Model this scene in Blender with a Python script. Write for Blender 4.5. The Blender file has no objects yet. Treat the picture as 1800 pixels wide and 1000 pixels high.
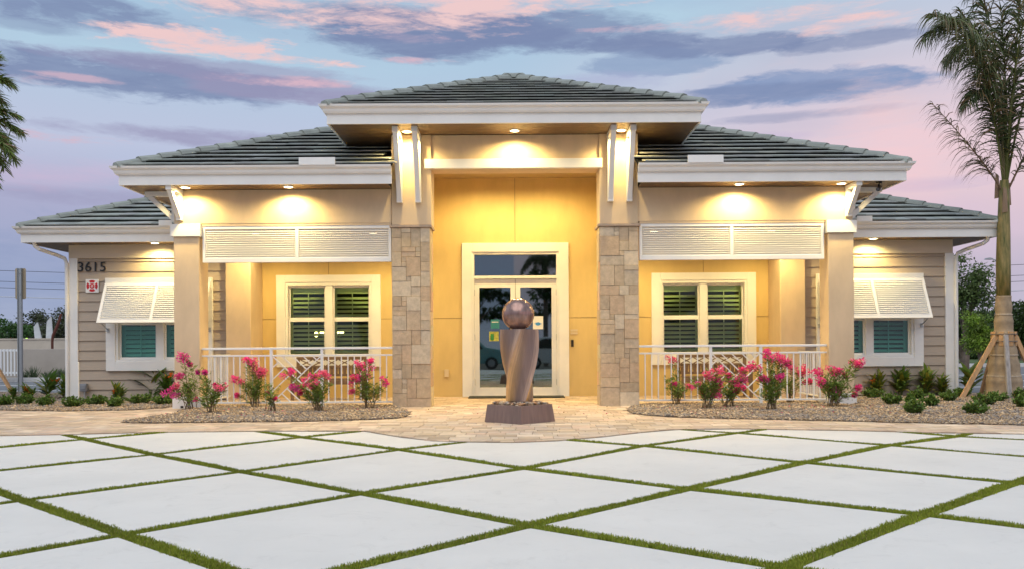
import bpy, math, random
import numpy as np
from mathutils import Matrix, Vector
R = math.radians
random.seed(7)
RNG = np.random.default_rng(11)
S = bpy.context.scene
COL = S.collection

# ------------------------------------------------------------------ camera
F, CX, HY, CAMH, ROLL = 1500.0, 904.0, 610.0, 1.05, R(0.35)
cam = bpy.data.cameras.new('camera')
cam.sensor_width = 36.0
cam.lens = 36.0 * F / 1800.0
cam.shift_x = -(CX - 900.0) / 1800.0
cam.shift_y = (HY - 500.0) / 1800.0
cam.clip_start = 0.1
cam.clip_end = 3000
camo = bpy.data.objects.new('camera', cam)
COL.objects.link(camo)
camo.matrix_world = Matrix.Translation((0, 0, CAMH)) @ Matrix.Rotation(R(90), 4, 'X') @ Matrix.Rotation(-ROLL, 4, 'Z')
S.camera = camo
S.view_settings.view_transform = 'Standard'
S.view_settings.look = 'None'
S.view_settings.exposure = 0.07
S.view_settings.gamma = 1.0

# ------------------------------------------------------------------ world: dusk sky with clouds
w = bpy.data.worlds.new('World')
S.world = w
w.use_nodes = True
nt = w.node_tree
nt.nodes.clear()


def lin(c):
    return tuple(((v / 255.0) / 12.92 if v / 255.0 <= 0.04045 else ((v / 255.0 + 0.055) / 1.055) ** 2.4) for v in c)


class NB:
    """tiny node-expression helper"""
    def __init__(s, nt):
        s.nt = nt

    def n(s, t, **k):
        nd = s.nt.nodes.new(t)
        for a, b in k.items():
            setattr(nd, a, b)
        return nd

    def lk(s, v, sock):
        if isinstance(v, (int, float, tuple, list)):
            if isinstance(v, (tuple, list)) and len(v) == 3 and sock.type == 'RGBA':
                v = tuple(v) + (1,)
            sock.default_value = v
        else:
            s.nt.links.new(v, sock)

    def m(s, op, a, b=0.0, c=None, clamp=False):
        nd = s.n('ShaderNodeMath', operation=op, use_clamp=clamp)
        s.lk(a, nd.inputs[0])
        s.lk(b, nd.inputs[1])
        if c is not None:
            s.lk(c, nd.inputs[2])
        return nd.outputs[0]

    def mix(s, f, a, b, mode='MIX'):
        nd = s.n('ShaderNodeMix', data_type='RGBA', blend_type=mode)
        s.lk(f, nd.inputs[0])
        s.lk(a, nd.inputs[6])
        s.lk(b, nd.inputs[7])
        return nd.outputs[2]

    def noise(s, vec, scale, detail=4, rough=0.55, dist=0.0):
        nd = s.n('ShaderNodeTexNoise')
        if vec is not None:
            s.nt.links.new(vec, nd.inputs['Vector'])
        nd.inputs['Scale'].default_value = scale
        nd.inputs['Detail'].default_value = detail
        nd.inputs['Roughness'].default_value = rough
        nd.inputs['Distortion'].default_value = dist
        return nd.outputs[0]

    def ramp(s, f, stops):
        nd = s.n('ShaderNodeValToRGB')
        cr = nd.color_ramp
        while len(cr.elements) < len(stops):
            cr.elements.new(0.5)
        for e, (p, c) in zip(cr.elements, stops):
            e.position = p
            e.color = tuple(c) + (1,)
        s.nt.links.new(f, nd.inputs[0])
        return nd.outputs[0]

    def xyz(s, x, y, z):
        nd = s.n('ShaderNodeCombineXYZ')
        s.lk(x, nd.inputs[0])
        s.lk(y, nd.inputs[1])
        s.lk(z, nd.inputs[2])
        return nd.outputs[0]


B = NB(nt)
tc = B.n('ShaderNodeTexCoord')
sp = B.n('ShaderNodeSeparateXYZ')
nt.links.new(tc.outputs['Generated'], sp.inputs[0])
X_, Y_, Z_ = sp.outputs
hz_ = B.m('SQRT', B.m('ADD', B.m('MULTIPLY', X_, X_), B.m('MULTIPLY', Y_, Y_)))
AZ = B.m('ARCTAN2', X_, Y_)
EL = B.m('ARCTAN2', Z_, hz_)
# stretched coordinates: clouds are long and thin near the horizon
SV = B.xyz(B.m('MULTIPLY', X_, 1.0), B.m('MULTIPLY', Y_, 1.0), B.m('MULTIPLY', EL, 4.0))
n1 = B.noise(SV, 4.0, 6, 0.6, 0.3)
n2 = B.noise(SV, 16.0, 8, 0.68, 0.3)
n3 = B.noise(SV, 2.0, 3, 0.5, 0.2)
SV2 = B.xyz(B.m('ADD', B.m('MULTIPLY', X_, 1.0), 7.3), Y_, B.m('MULTIPLY', EL, 5.0))
n4 = B.noise(SV2, 9.0, 9, 0.66, 0.5)
n5 = B.noise(SV2, 24.0, 9, 0.7, 0.4)
INNER = B.m('MULTIPLY', B.m('SUBTRACT', B.m('ADD', B.m('MULTIPLY', n4, 1.0), B.m('MULTIPLY', n5, .55)), .60), 3.4, clamp=True)
pert2 = B.m('ADD', B.m('MULTIPLY', B.m('SUBTRACT', n4, 0.5), 4.4), B.m('MULTIPLY', B.m('SUBTRACT', n5, 0.5), 3.6))
pert = B.m('ADD', B.m('MULTIPLY', B.m('SUBTRACT', n1, 0.5), 2.6), B.m('MULTIPLY', B.m('SUBTRACT', n2, 0.5), 2.2))
base = B.ramp(B.m('DIVIDE', EL, 0.6, clamp=True), [
    (0.0, lin((168, 176, 198))), (0.12, lin((150, 162, 194))), (0.25, lin((166, 168, 198))),
    (0.36, lin((186, 192, 216))), (0.52, lin((172, 196, 218))), (0.64, lin((160, 192, 216))), (1.0, lin((168, 190, 216)))])
# the right-hand side of the view is pinker (afterglow), very soft
pk = B.m('MULTIPLY', B.m('SMOOTH_MIN', B.m('MULTIPLY', B.m('ADD', AZ, 0.0), 2.4, clamp=True), 1.0, 0.1),
         B.m('MULTIPLY', B.m('SUBTRACT', 1.35, B.m('MULTIPLY', B.m('ABSOLUTE', B.m('SUBTRACT', EL, 0.19)), 6.0)), 0.8, clamp=True), clamp=True)
base = B.mix(B.m('MULTIPLY', pk, 0.8), base, lin((236, 204, 208)))
# general broken cloud all over the sky
g1 = B.m('MULTIPLY', B.m('SUBTRACT', n3, 0.50), 4.0, clamp=True)
base = B.mix(B.m('MULTIPLY', g1, 0.5), base, lin((150, 154, 184)))
g2 = B.m('MULTIPLY', B.m('SUBTRACT', n1, 0.58), 5.0, clamp=True)
base = B.mix(B.m('MULTIPLY', g2, 0.35), base, lin((226, 198, 204)))
DK = lin((120, 134, 170))
MV = lin((150, 146, 178))
PK = lin((232, 198, 198))
PK2 = lin((212, 178, 192))
LB = lin((176, 204, 222))
CLOUDS = [  # px, py, rx, ry (pixels of the 1800 wide view), colour, strength, sharpness
    (150, 70, 260, 26, LB, .8, .8), (560, 120, 300, 60, LB, .5, .6), (1180, 30, 260, 26, LB, .9, .8),
    (330, 260, 300, 60, lin((178, 190, 216)), .6, .7),
    (120, 10, 230, 34, DK, .85, 1.4), (60, 40, 100, 14, DK, .5, 1.4),
    (560, 22, 300, 26, DK, .5, 1.2),
    (200, 134, 360, 40, DK, .9, 1.6), (520, 158, 200, 22, MV, .8, 1.5), (360, 118, 300, 18, MV, .6, 1.4),
    (760, 62, 250, 44, DK, .95, 1.3), (980, 60, 200, 38, DK, .85, 1.2), (1120, 78, 150, 16, DK, .8, 1.4),
    (1150, 112, 135, 22, lin((140, 160, 192)), .85, 2.0), (1440, 156, 215, 34, lin((134, 152, 188)), .95, 1.8),
    (1330, 170, 200, 18, DK, .6, 1.4), (1290, 82, 200, 18, DK, .8, 1.5), (1520, 72, 160, 18, DK, .7, 1.5),
    (330, 236, 300, 20, MV, .75, 1.2), (700, 175, 160, 14, MV, .5, 1.2), (1420, 206, 200, 10, DK, .45, 1.2), (60, 470, 300, 100, lin((136, 150, 186)), .8, .8), (160, 340, 220, 18, MV, .5, 1.2),
    (610, 12, 330, 42, PK, .95, 1.3), (880, 6, 240, 18, PK, .9, 1.3), (650, 32, 170, 18, PK, .8, 1.2),
    (350, 72, 150, 22, PK, 1.0, 2.2), (420, 94, 215, 12, PK, 1.0, 2.4), (300, 60, 60, 8, PK, .7, 2.0),
    (470, 138, 130, 10, PK2, .85, 1.4), (150, 134, 110, 6, PK2, .6, 1.4), (740, 106, 80, 6, PK2, .85, 1.6),
    (720, 66, 90, 10, PK2, .5, 1.2),
    (1350, 36, 200, 17, PK, .85, 1.3), (1500, 50, 150, 16, PK, .95, 1.6), (1140, 52, 110, 7, PK2, .7, 1.4),
    (130, 238, 100, 10, PK2, .9, 1.3), (60, 136, 60, 9, PK2, .6, 1.3), (1030, 150, 150, 20, lin((168, 172, 204)), .6, 1.2), (1620, 330, 160, 16, lin((190, 176, 204)), .6, 1.2), (1290, 250, 160, 12, lin((196, 182, 208)), .6, 1.2), (1560, 290, 160, 110, lin((244, 200, 202)), .7, .7), (1560, 180, 110, 60, PK, .4, .8),
    (90, 300, 200, 36, lin((206, 180, 206)), .6, .8), (1650, 400, 200, 60, lin((212, 190, 210)), .5, .8),
]
cur = base
for (px, py, rx, ry, c, st, sh) in CLOUDS:
    a0 = math.atan((px - CX) / F)
    e0 = math.atan((HY - py) / F * math.cos(a0))
    ra = rx / F * math.cos(a0) ** 2
    re = ry / F * math.cos(a0)
    dx = B.m('DIVIDE', B.m('SUBTRACT', AZ, a0), ra)
    dy = B.m('DIVIDE', B.m('SUBTRACT', EL, e0), re)
    d2 = B.m('MULTIPLY_ADD', dx, dx, B.m('MULTIPLY', dy, dy))
    pinkish = c in (PK, PK2)
    mk = B.m('MULTIPLY', B.m('ADD', B.m('SUBTRACT', 1.0, d2), pert2 if pinkish else pert), sh * (0.55 if pinkish else 1.0), clamp=True)
    lo_ = .35 if pinkish else .84
    mk = B.m('MULTIPLY', mk, B.m('MULTIPLY_ADD', INNER if pinkish else B.m('SUBTRACT', 1.0, INNER), 1 - lo_, lo_))
    mk = B.m('MULTIPLY', mk, min(1.0, st * (1.1 if pinkish else 1.05)))
    # keep the perturbation from leaking to the far side of the sky
    gate = B.m('SUBTRACT', 3.2, d2, clamp=True)
    cur = B.mix(B.m('MULTIPLY', mk, gate), cur, c)
sky = B.n('ShaderNodeTexSky', sky_type='NISHITA')
sky.sun_disc = False
sky.sun_elevation = R(62)
sky.sun_rotation = R(200)
skyc = B.mix(1.0, cur, B.mix(1.0, sky.outputs[0], (0.0025, 0.0025, 0.0025), 'MULTIPLY'), 'ADD')
bg = B.n('ShaderNodeBackground')
nt.links.new(skyc, bg.inputs[0])
bg.inputs[1].default_value = 1.0
wo = B.n('ShaderNodeOutputWorld')
nt.links.new(bg.outputs[0], wo.inputs[0])

# soft after-glow light from high behind the camera
sl = bpy.data.lights.new('sun', 'SUN')
sl.energy = 1.7
sl.angle = R(70)
sl.color = (1.0, 0.94, 0.87)
so = bpy.data.objects.new('sun', sl)
COL.objects.link(so)
d = Vector((0.15, 0.62, -1.05)).normalized()
so.rotation_euler = d.to_track_quat('-Z', 'Y').to_euler()
so.location = (0, -5, 20)


# ------------------------------------------------------------------ pixel helpers (metres from measured picture positions)
def GP(px, py):
    """ground point seen at picture position px, py"""
    dx, dy = px - CX, py - HY
    ux = math.cos(ROLL) * dx - math.sin(ROLL) * dy
    uy = math.sin(ROLL) * dx + math.cos(ROLL) * dy
    y = F * CAMH / uy
    return (ux * y / F, y)


def PX(px, Y):
    return (px - CX) * Y / F


def PZ(py, Y, px=CX):
    return CAMH - (py + (px - CX) * math.tan(ROLL) - HY) * Y / F


# ------------------------------------------------------------------ materials
MATS = {}


def mat(name, col, rough=0.6, metal=0.0, var=0.0, vscale=4.0, bump=0.0, bscale=40.0, attr=False, spec=0.5, stretch=None,
        col2=None, emit=None, estr=0.0, transl=0.0, detail=4):
    if name in MATS:
        return MATS[name]
    m = bpy.data.materials.new(name)
    m.use_nodes = True
    nt = m.node_tree
    nt.nodes.clear()
    b = NB(nt)
    out = b.n('ShaderNodeOutputMaterial')
    p = b.n('ShaderNodeBsdfPrincipled')
    nt.links.new(p.outputs[0], out.inputs[0])
    p.inputs['Roughness'].default_value = rough
    p.inputs['Metallic'].default_value = metal
    p.inputs['Specular IOR Level'].default_value = spec
    tcn = b.n('ShaderNodeTexCoord')
    gv = b.n('ShaderNodeNewGeometry').outputs['Position']
    vec = gv
    if stretch:
        mp = b.n('ShaderNodeMapping')
        nt.links.new(gv, mp.inputs[0])
        mp.inputs['Scale'].default_value = stretch
        vec = mp.outputs[0]
    c = col + (1,) if len(col) == 3 else col
    src = None
    if attr:
        a = b.n('ShaderNodeVertexColor', layer_name='Col')
        src = b.mix(1.0, a.outputs[0], c, 'MULTIPLY')
    if var > 0:
        nz = b.noise(vec, vscale, detail, 0.6)
        lo = tuple(v * (1 - var) for v in col[:3])
        hi = tuple(min(1, v * (1 + var)) for v in (col2 or col)[:3])
        rc = b.ramp(nz, [(0.3, lo), (0.7, hi)])
        if src is None:
            src = rc
        else:
            k = b.ramp(nz, [(0.3, (1 - var,) * 3), (0.7, (1 + var,) * 3)])
            src = b.mix(1.0, src, k, 'MULTIPLY')
    if src is None:
        p.inputs['Base Color'].default_value = c
    else:
        nt.links.new(src, p.inputs['Base Color'])
    if bump > 0:
        nb = b.noise(vec, bscale, 4, 0.6)
        bn = b.n('ShaderNodeBump')
        bn.inputs['Strength'].default_value = bump
        bn.inputs['Distance'].default_value = 0.01
        nt.links.new(nb, bn.inputs['Height'])
        nt.links.new(bn.outputs[0], p.inputs['Normal'])
    if emit:
        p.inputs['Emission Color'].default_value = emit + (1,)
        p.inputs['Emission Strength'].default_value = estr
    if transl > 0:
        tr = b.n('ShaderNodeBsdfTranslucent')
        if src is None:
            tr.inputs[0].default_value = c
        else:
            nt.links.new(src, tr.inputs[0])
        ms = b.n('ShaderNodeMixShader')
        ms.inputs[0].default_value = transl
        nt.links.new(p.outputs[0], ms.inputs[1])
        nt.links.new(tr.outputs[0], ms.inputs[2])
        nt.links.new(ms.outputs[0], out.inputs[0])
    MATS[name] = m
    return m


def glass_mat(name, tint, refl=0.12, rough=0.02):
    m = bpy.data.materials.new(name)
    m.use_nodes = True
    nt = m.node_tree
    nt.nodes.clear()
    b = NB(nt)
    out = b.n('ShaderNodeOutputMaterial')
    t = b.n('ShaderNodeBsdfTransparent')
    t.inputs[0].default_value = tint + (1,)
    g = b.n('ShaderNodeBsdfGlossy')
    g.inputs['Color'].default_value = (1, 1, 1, 1)
    g.inputs['Roughness'].default_value = rough
    fr = b.n('ShaderNodeFresnel')
    fr.inputs[0].default_value = 1.5
    f = b.m('ADD', fr.outputs[0], refl, clamp=True)
    ms = b.n('ShaderNodeMixShader')
    nt.links.new(f, ms.inputs[0])
    nt.links.new(t.outputs[0], ms.inputs[1])
    nt.links.new(g.outputs[0], ms.inputs[2])
    nt.links.new(ms.outputs[0], out.inputs[0])
    return m


WHITE = mat('white_paint', (.80, .79, .76), .45, var=.05, vscale=2.0, bump=.04, bscale=60)
RAILW = mat('white_powder_coat', (.80, .80, .79), .35)
STUCCO = mat('tan_stucco', (.66, .505, .33), .85, var=.08, vscale=2.2, stretch=(1.6, 1.6, .7), bump=.35, bscale=160, detail=7)
STUCCOY = mat('sand_stucco_panel', (.64, .47, .20), .8, var=.07, vscale=2.0, stretch=(1.6, 1.6, .6), bump=.25, bscale=140, detail=7)
SIDING = mat('greige_siding', (.43, .35, .27), .6, var=.06, vscale=6, bump=.15, bscale=30, stretch=(1, 1, 12))
TILE = mat('grey_green_roof_tile', (.30, .315, .285), .55, var=.22, vscale=3.0, bump=.25, bscale=50, attr=True, detail=6)
DECK = mat('roof_underlay', (.015, .015, .016), .9)
WOODD = mat('brown_soffit_wood', (.15, .088, .042), .5, var=.3, vscale=5, stretch=(1.5, 14, 14), bump=.1, bscale=20)
STONE = mat('travertine_stone', (1, 1, 1), .8, attr=True, var=.16, vscale=14, bump=.8, bscale=38, detail=8)
MORTAR = mat('mortar', (.26, .20, .15), .95)
DARK = mat('dark_interior', (.02, .022, .022), .9)
INTW = mat('interior_wall', (.10, .11, .10), .9)
BLACK = mat('black_plastic', (.012, .012, .013), .4)
BRONZE = mat('patinated_copper', (.25, .172, .145), .42, metal=.5, var=.16, vscale=3.0, stretch=(6, 6, .7), bump=.05, bscale=14, detail=6, attr=True,
             col2=(.30, .20, .155))
LOUV = mat('shutter_white', (.82, .81, .78), .5)
INLOUV = mat('interior_louver', (.80, .80, .66), .5)
INLOUVT = mat('interior_louver_teal', (.60, .70, .66), .5)
GLASSG = glass_mat('green_tinted_glass', (.86, .95, .80), -.015)
GLASST = glass_mat('teal_tinted_glass', (.66, .90, .84), .0)
GLASSD = glass_mat('door_glass', (.42, .66, .62), .15)
CONC = mat('pale_concrete', (.675, .645, .60), .75, var=.055, vscale=1.1, bump=.10, bscale=120, detail=11)
_nt = CONC.node_tree
_b = NB(_nt)
_p = _nt.nodes['Principled BSDF']
_src = _p.inputs['Base Color'].links[0].from_socket
_pos = _b.n('ShaderNodeNewGeometry').outputs['Position']
_st = _b.ramp(_b.noise(_pos, 3.7, 8, 0.75, 1.2), [(0.54, (0, 0, 0)), (0.74, (1, 1, 1))])
_c2 = _b.mix(_b.m('MULTIPLY', _st, .5), _src, (.52, .49, .45))
_sp = _b.ramp(_b.noise(_pos, 160, 2, 0.5), [(0.66, (0, 0, 0)), (0.72, (1, 1, 1))])
_c3 = _b.mix(_b.m('MULTIPLY', _sp, .22), _c2, (.45, .43, .40))
_nt.links.new(_c3, _p.inputs['Base Color'])
PAVE = mat('tan_paver', (1, 1, 1), .8, attr=True, var=.12, vscale=9, bump=.35, bscale=60, detail=7)
SAND = mat('joint_sand', (.30, .22, .15), .95)
SOIL = mat('brown_soil', (.10, .07, .045), .95, var=.3, vscale=10, bump=.6, bscale=30)
GRAVEL = mat('tan_gravel', (1, 1, 1), .85, attr=True)
TURF = mat('green_turf', (1, 1, 1), .7, attr=True, transl=.25)
TURFB = mat('turf_backing', (.15, .20, .02), .9)
LEAF = mat('leaf', (1, 1, 1), .5, attr=True, transl=.3)
PETAL = mat('petal', (1, 1, 1), .6, attr=True, transl=.35)
STEM = mat('stem', (.16, .11, .06), .8, var=.3, vscale=20)
BARK = mat('bark', (.16, .12, .09), .9, var=.35, vscale=5, bump=.6, bscale=20)
ASPH = mat('asphalt', (.16, .165, .175), .85, var=.12, vscale=1.5, bump=.4, bscale=80)
STEEL = mat('galvanised_steel', (.42, .44, .45), .45, metal=.6)
TIMBER = mat('brace_timber', (.52, .31, .15), .75, var=.25, vscale=4, stretch=(4, 4, 1.2), bump=.2, bscale=25)
TIMBG = mat('grey_timber', (.34, .31, .29), .8, var=.35, vscale=5, stretch=(5, 5, .8), bump=.3, bscale=25)


# ------------------------------------------------------------------ mesh building
class MB:
    def __init__(s):
        s.v = []
        s.f = []
        s.c = []

    def add(s, vs, fs, col=None):
        o = len(s.v)
        s.v.extend([tuple(q) for q in vs])
        for f in fs:
            s.f.append(tuple(i + o for i in f))
            s.c.append(col or (1, 1, 1))
        return s

    def box(s, x0, x1, y0, y1, z0, z1, col=None):
        vs = [(x0, y0, z0), (x1, y0, z0), (x1, y1, z0), (x0, y1, z0), (x0, y0, z1), (x1, y0, z1), (x1, y1, z1), (x0, y1, z1)]
        return s.add(vs, [(0, 3, 2, 1), (4, 5, 6, 7), (0, 1, 5, 4), (1, 2, 6, 5), (2, 3, 7, 6), (3, 0, 4, 7)], col)

    def bar(s, a, b, w, h, up=(0, 0, 1), col=None):
        """box from a to b; w across, h along up"""
        a, b = Vector(a), Vector(b)
        d = (b - a).normalized()
        u = Vector(up)
        sd = d.cross(u)
        if sd.length < 1e-5:
            sd = d.cross(Vector((1, 0, 0)))
        sd.normalize()
        u = sd.cross(d).normalized()
        vs = []
        for p in (a, b):
            for i, j in ((-1, -1), (1, -1), (1, 1), (-1, 1)):
                vs.append(p + sd * (w / 2 * i) + u * (h / 2 * j))
        return s.add(vs, [(0, 1, 2, 3), (7, 6, 5, 4), (0, 4, 5, 1), (1, 5, 6, 2), (2, 6, 7, 3), (3, 7, 4, 0)], col)

    def tube(s, pts, rad, n=10, cap=True, col=None):
        pts = [Vector(p) for p in pts]
        if not isinstance(rad, (list, tuple)):
            rad = [rad] * len(pts)
        o = len(s.v)
        up = None
        for i, p in enumerate(pts):
            a = pts[max(0, i - 1)]
            b = pts[min(len(pts) - 1, i + 1)]
            d = (b - a).normalized()
            if up is None:
                up = d.cross(Vector((0, 1, 0)))
                if up.length < .2:
                    up = d.cross(Vector((1, 0, 0)))
                up.normalize()
            sd = d.cross(up).normalized()
            up = sd.cross(d).normalized()
            for k in range(n):
                t = 2 * math.pi * k / n
                s.v.append(tuple(p + (up * math.cos(t) + sd * math.sin(t)) * rad[i]))
        for i in range(len(pts) - 1):
            for k in range(n):
                k2 = (k + 1) % n
                s.f.append((o + i * n + k, o + i * n + k2, o + (i + 1) * n + k2, o + (i + 1) * n + k))
                s.c.append(col or (1, 1, 1))
        if cap:
            s.f.append(tuple(o + k for k in range(n))[::-1])
            s.f.append(tuple(o + (len(pts) - 1) * n + k for k in range(n)))
            s.c += [col or (1, 1, 1)] * 2
        return s

    def prism(s, poly, axis, a, b, col=None):
        """poly of 2D points extruded along axis: 'x' -> poly is (y,z), 'y' -> (x,z), 'z' -> (x,y)"""
        n = len(poly)
        mk = {'x': lambda p, t: (t, p[0], p[1]), 'y': lambda p, t: (p[0], t, p[1]), 'z': lambda p, t: (p[0], p[1], t)}[axis]
        vs = [mk(p, a) for p in poly] + [mk(p, b) for p in poly]
        fs = [tuple(range(n))[::-1], tuple(range(n, 2 * n))] + [(i, (i + 1) % n, n + (i + 1) % n, n + i) for i in range(n)]
        return s.add(vs, fs, col)

    def lathe(s, prof, c=(0, 0, 0), n=24, col=None):
        o = len(s.v)
        for r, z in prof:
            for k in range(n):
                t = 2 * math.pi * k / n
                s.v.append((c[0] + r * math.cos(t), c[1] + r * math.sin(t), c[2] + z))
        for i in range(len(prof) - 1):
            for k in range(n):
                k2 = (k + 1) % n
                s.f.append((o + i * n + k, o + i * n + k2, o + (i + 1) * n + k2, o + (i + 1) * n + k))
                s.c.append(col or (1, 1, 1))
        s.f.append(tuple(o + k for k in range(n))[::-1])
        s.f.append(tuple(o + (len(prof) - 1) * n + k for k in range(n)))
        s.c += [col or (1, 1, 1)] * 2
        return s

    def sweep(s, prof, path, closed_ends=True, col=None):
        """horizontal path of (x,y), profile of (outward offset, z); outward = right of travel; mitred corners"""
        n = len(prof)
        P = [Vector(p) for p in path]
        o = len(s.v)
        for i, p in enumerate(P):
            nr = []
            if i > 0:
                t = (P[i] - P[i - 1]).normalized()
                nr.append(Vector((t.y, -t.x)))
            if i < len(P) - 1:
                t = (P[i + 1] - P[i]).normalized()
                nr.append(Vector((t.y, -t.x)))
            m = nr[0] if len(nr) == 1 else (nr[0] + nr[1]) / (1 + nr[0].dot(nr[1]))
            for (q, z) in prof:
                s.v.append((p.x + m.x * q, p.y + m.y * q, z))
        for i in range(len(P) - 1):
            for k in range(n):
                k2 = (k + 1) % n
                s.f.append((o + i * n + k, o + i * n + k2, o + (i + 1) * n + k2, o + (i + 1) * n + k))
                s.c.append(col or (1, 1, 1))
        s.f.append(tuple(o + k for k in range(n))[::-1])
        s.f.append(tuple(o + (len(P) - 1) * n + k for k in range(n)))
        s.c += [col or (1, 1, 1)] * 2
        return s


WL = {}


def finish_mesh(me, mate, smooth=False, cols=None):
    if cols is not None and (mate.node_tree.nodes.get('Color Attribute') or any(c != (1, 1, 1) for c in cols)):
        ca = me.color_attributes.new('Col', 'FLOAT_COLOR', 'CORNER')
        cnt = np.empty(len(me.polygons), np.int32)
        me.polygons.foreach_get('loop_total', cnt)
        arr = np.ones((len(me.loops), 4), np.float32)
        arr[:, :3] = np.repeat(np.array(cols, np.float32), cnt, axis=0)
        ca.data.foreach_set('color', arr.ravel())
    me.materials.append(mate)
    if smooth:
        me.polygons.foreach_set('use_smooth', [True] * len(me.polygons))
    me.update()


def link(o, name, parent=None, wloc=(0, 0, 0)):
    COL.objects.link(o)
    WL[o.name] = Vector(wloc)
    if parent is not None:
        o.parent = parent
        o.location = Vector(wloc) - WL[parent.name]
    else:
        o.location = wloc
    return o


def put(name, mb, mate, parent=None, smooth=False, bevel=0.0, origin=None, kind=None, fixn=True):
    me = bpy.data.meshes.new(name)
    v = np.array(mb.v, np.float64)
    if origin is None:
        lo, hi = v.min(0), v.max(0)
        origin = ((lo[0] + hi[0]) / 2, (lo[1] + hi[1]) / 2, lo[2])
    v = v - np.array(origin)
    me.from_pydata(v.tolist(), [], mb.f)
    finish_mesh(me, mate, smooth, mb.c)
    o = bpy.data.objects.new(name, me)
    link(o, name, parent, origin)
    if bevel:
        md = o.modifiers.new('bevel', 'BEVEL')
        md.width = bevel
        md.segments = 2
        md.limit_method = 'ANGLE'
    if kind:
        o['kind'] = kind
    return o


def put_np(name, V, Fq, mate, cols=None, parent=None, kind=None, smooth=False):
    """numpy mesh: V (N,3), Fq (M,k) faces, cols (M,3)"""
    me = bpy.data.meshes.new(name)
    V = np.asarray(V, np.float32)
    org = (V.min(0) + V.max(0)) / 2
    org[2] = V[:, 2].min()
    V = V - org
    k = Fq.shape[1]
    me.vertices.add(len(V))
    me.vertices.foreach_set('co', V.ravel())
    me.loops.add(Fq.size)
    me.loops.foreach_set('vertex_index', Fq.ravel().astype(np.int32))
    me.polygons.add(len(Fq))
    me.polygons.foreach_set('loop_start', np.arange(0, Fq.size, k, dtype=np.int32))
    me.update(calc_edges=True)
    if cols is not None:
        ca = me.color_attributes.new('Col', 'FLOAT_COLOR', 'CORNER')
        arr = np.ones((Fq.size, 4), np.float32)
        arr[:, :3] = np.repeat(cols, k, axis=0)
        ca.data.foreach_set('color', arr.ravel())
    me.materials.append(mate)
    if smooth:
        me.polygons.foreach_set('use_smooth', [True] * len(me.polygons))
    o = bpy.data.objects.new(name, me)
    link(o, name, parent, org.tolist())
    if kind:
        o['kind'] = kind
    return o


def thing(name, label, cat, loc, group=None):
    o = bpy.data.objects.new(name, None)
    o.empty_display_size = .2
    link(o, name, None, loc)
    o['label'] = label
    o['category'] = cat
    if group:
        o['group'] = group
    return o


def tag(o, label, cat, group=None):
    o['label'] = label
    o['category'] = cat
    if group:
        o['group'] = group
    return o


def inst(src, name, parent, wloc):
    """another object sharing src's mesh"""
    o = bpy.data.objects.new(name, src.data)
    for m in src.modifiers:
        md = o.modifiers.new(m.name, m.type)
        if m.type == 'BEVEL':
            md.width = m.width
            md.segments = m.segments
            md.limit_method = m.limit_method
    return link(o, name, parent, wloc)

# =================================================================== GROUND
def boundary(px):
    pts = [(-900, 790), (-300, 772), (0, 766), (110, 764), (270, 760), (475, 758), (640, 758), (700, 768), (760, 775), (820, 777), (900, 778), (980, 775), (1060, 768),
           (1130, 760), (1190, 755), (1300, 754), (1500, 757), (1650, 761), (1800, 763), (2300, 775), (2900, 790)]
    for (a, ya), (b, yb) in zip(pts, pts[1:]):
        if a <= px <= b:
            return ya + (yb - ya) * (px - a) / (b - a)
    return 790


BND = [GP(px, boundary(px)) for px in range(-900, 2901, 20)]
BNX = np.array([p[0] for p in BND])
BNY = np.array([p[1] for p in BND])


def yb_at(x):
    return float(np.interp(x, BNX, BNY))


g = MB()
g.add([(-1500, -60, -.12), (1500, -60, -.12), (1500, 2500, -.12), (-1500, 2500, -.12)], [(0, 1, 2, 3)])
put('ground', g, mat('far_ground', (.16, .15, .12), .95, var=.2, vscale=.3), kind='structure')

# white slabs with turf joints
NODES = {(0, 2): (41.7, 878.3), (0, 3): (216.7, 938.3), (1, 0): (150, 771.7), (1, 1): (270, 798.3), (1, 2): (425, 828.3), (1, 3): (636.7, 866.7),
         (1, 4): (930, 922.7), (1, 5): (1376.7, 996.7), (2, 1): (530, 768.3), (2, 2): (701.7, 790), (2, 3): (920, 822.7), (2, 4): (1209, 859),
         (2, 5): (1623.3, 904), (3, 3): (1130, 783.3), (3, 4): (1413.3, 812.7), (3, 5): (1783.3, 848.3), (4, 3): (1295, 760.7),
         (4, 4): (1561.7, 782.3), (5, 4): (1683, 766.7)}
KX = [-6.074341667518567, 1.0562466534411403, 1.3521953275375085, 0.01741556139540895, 0.026079842568268397, -0.025092950296886185]
KY = [8.497762960080571, 1.5099368942591622, -1.348345845978345, -0.00541888514395053, -0.056848368127342175, 0.042735235196974086]


def quadfit(i, j):
    b = (1, i, j, i * i, i * j, j * j)
    return np.array([sum(k * q for k, q in zip(KX, b)), sum(k * q for k, q in zip(KY, b))])


def node(i, j):
    if (i, j) in NODES:
        return np.array(GP(*NODES[(i, j)]))
    # extend outwards in a straight line beyond the well measured middle
    ci, cj = min(max(i, -1), 6), min(max(j, -1), 6)
    p = quadfit(ci, cj)
    e = 1e-3
    if ci != i:
        p = p + (quadfit(ci + e, cj) - quadfit(ci, cj)) / e * (i - ci)
    if cj != j:
        p = p + (quadfit(ci, cj + e) - quadfit(ci, cj)) / e * (j - cj)
    return p


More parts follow.
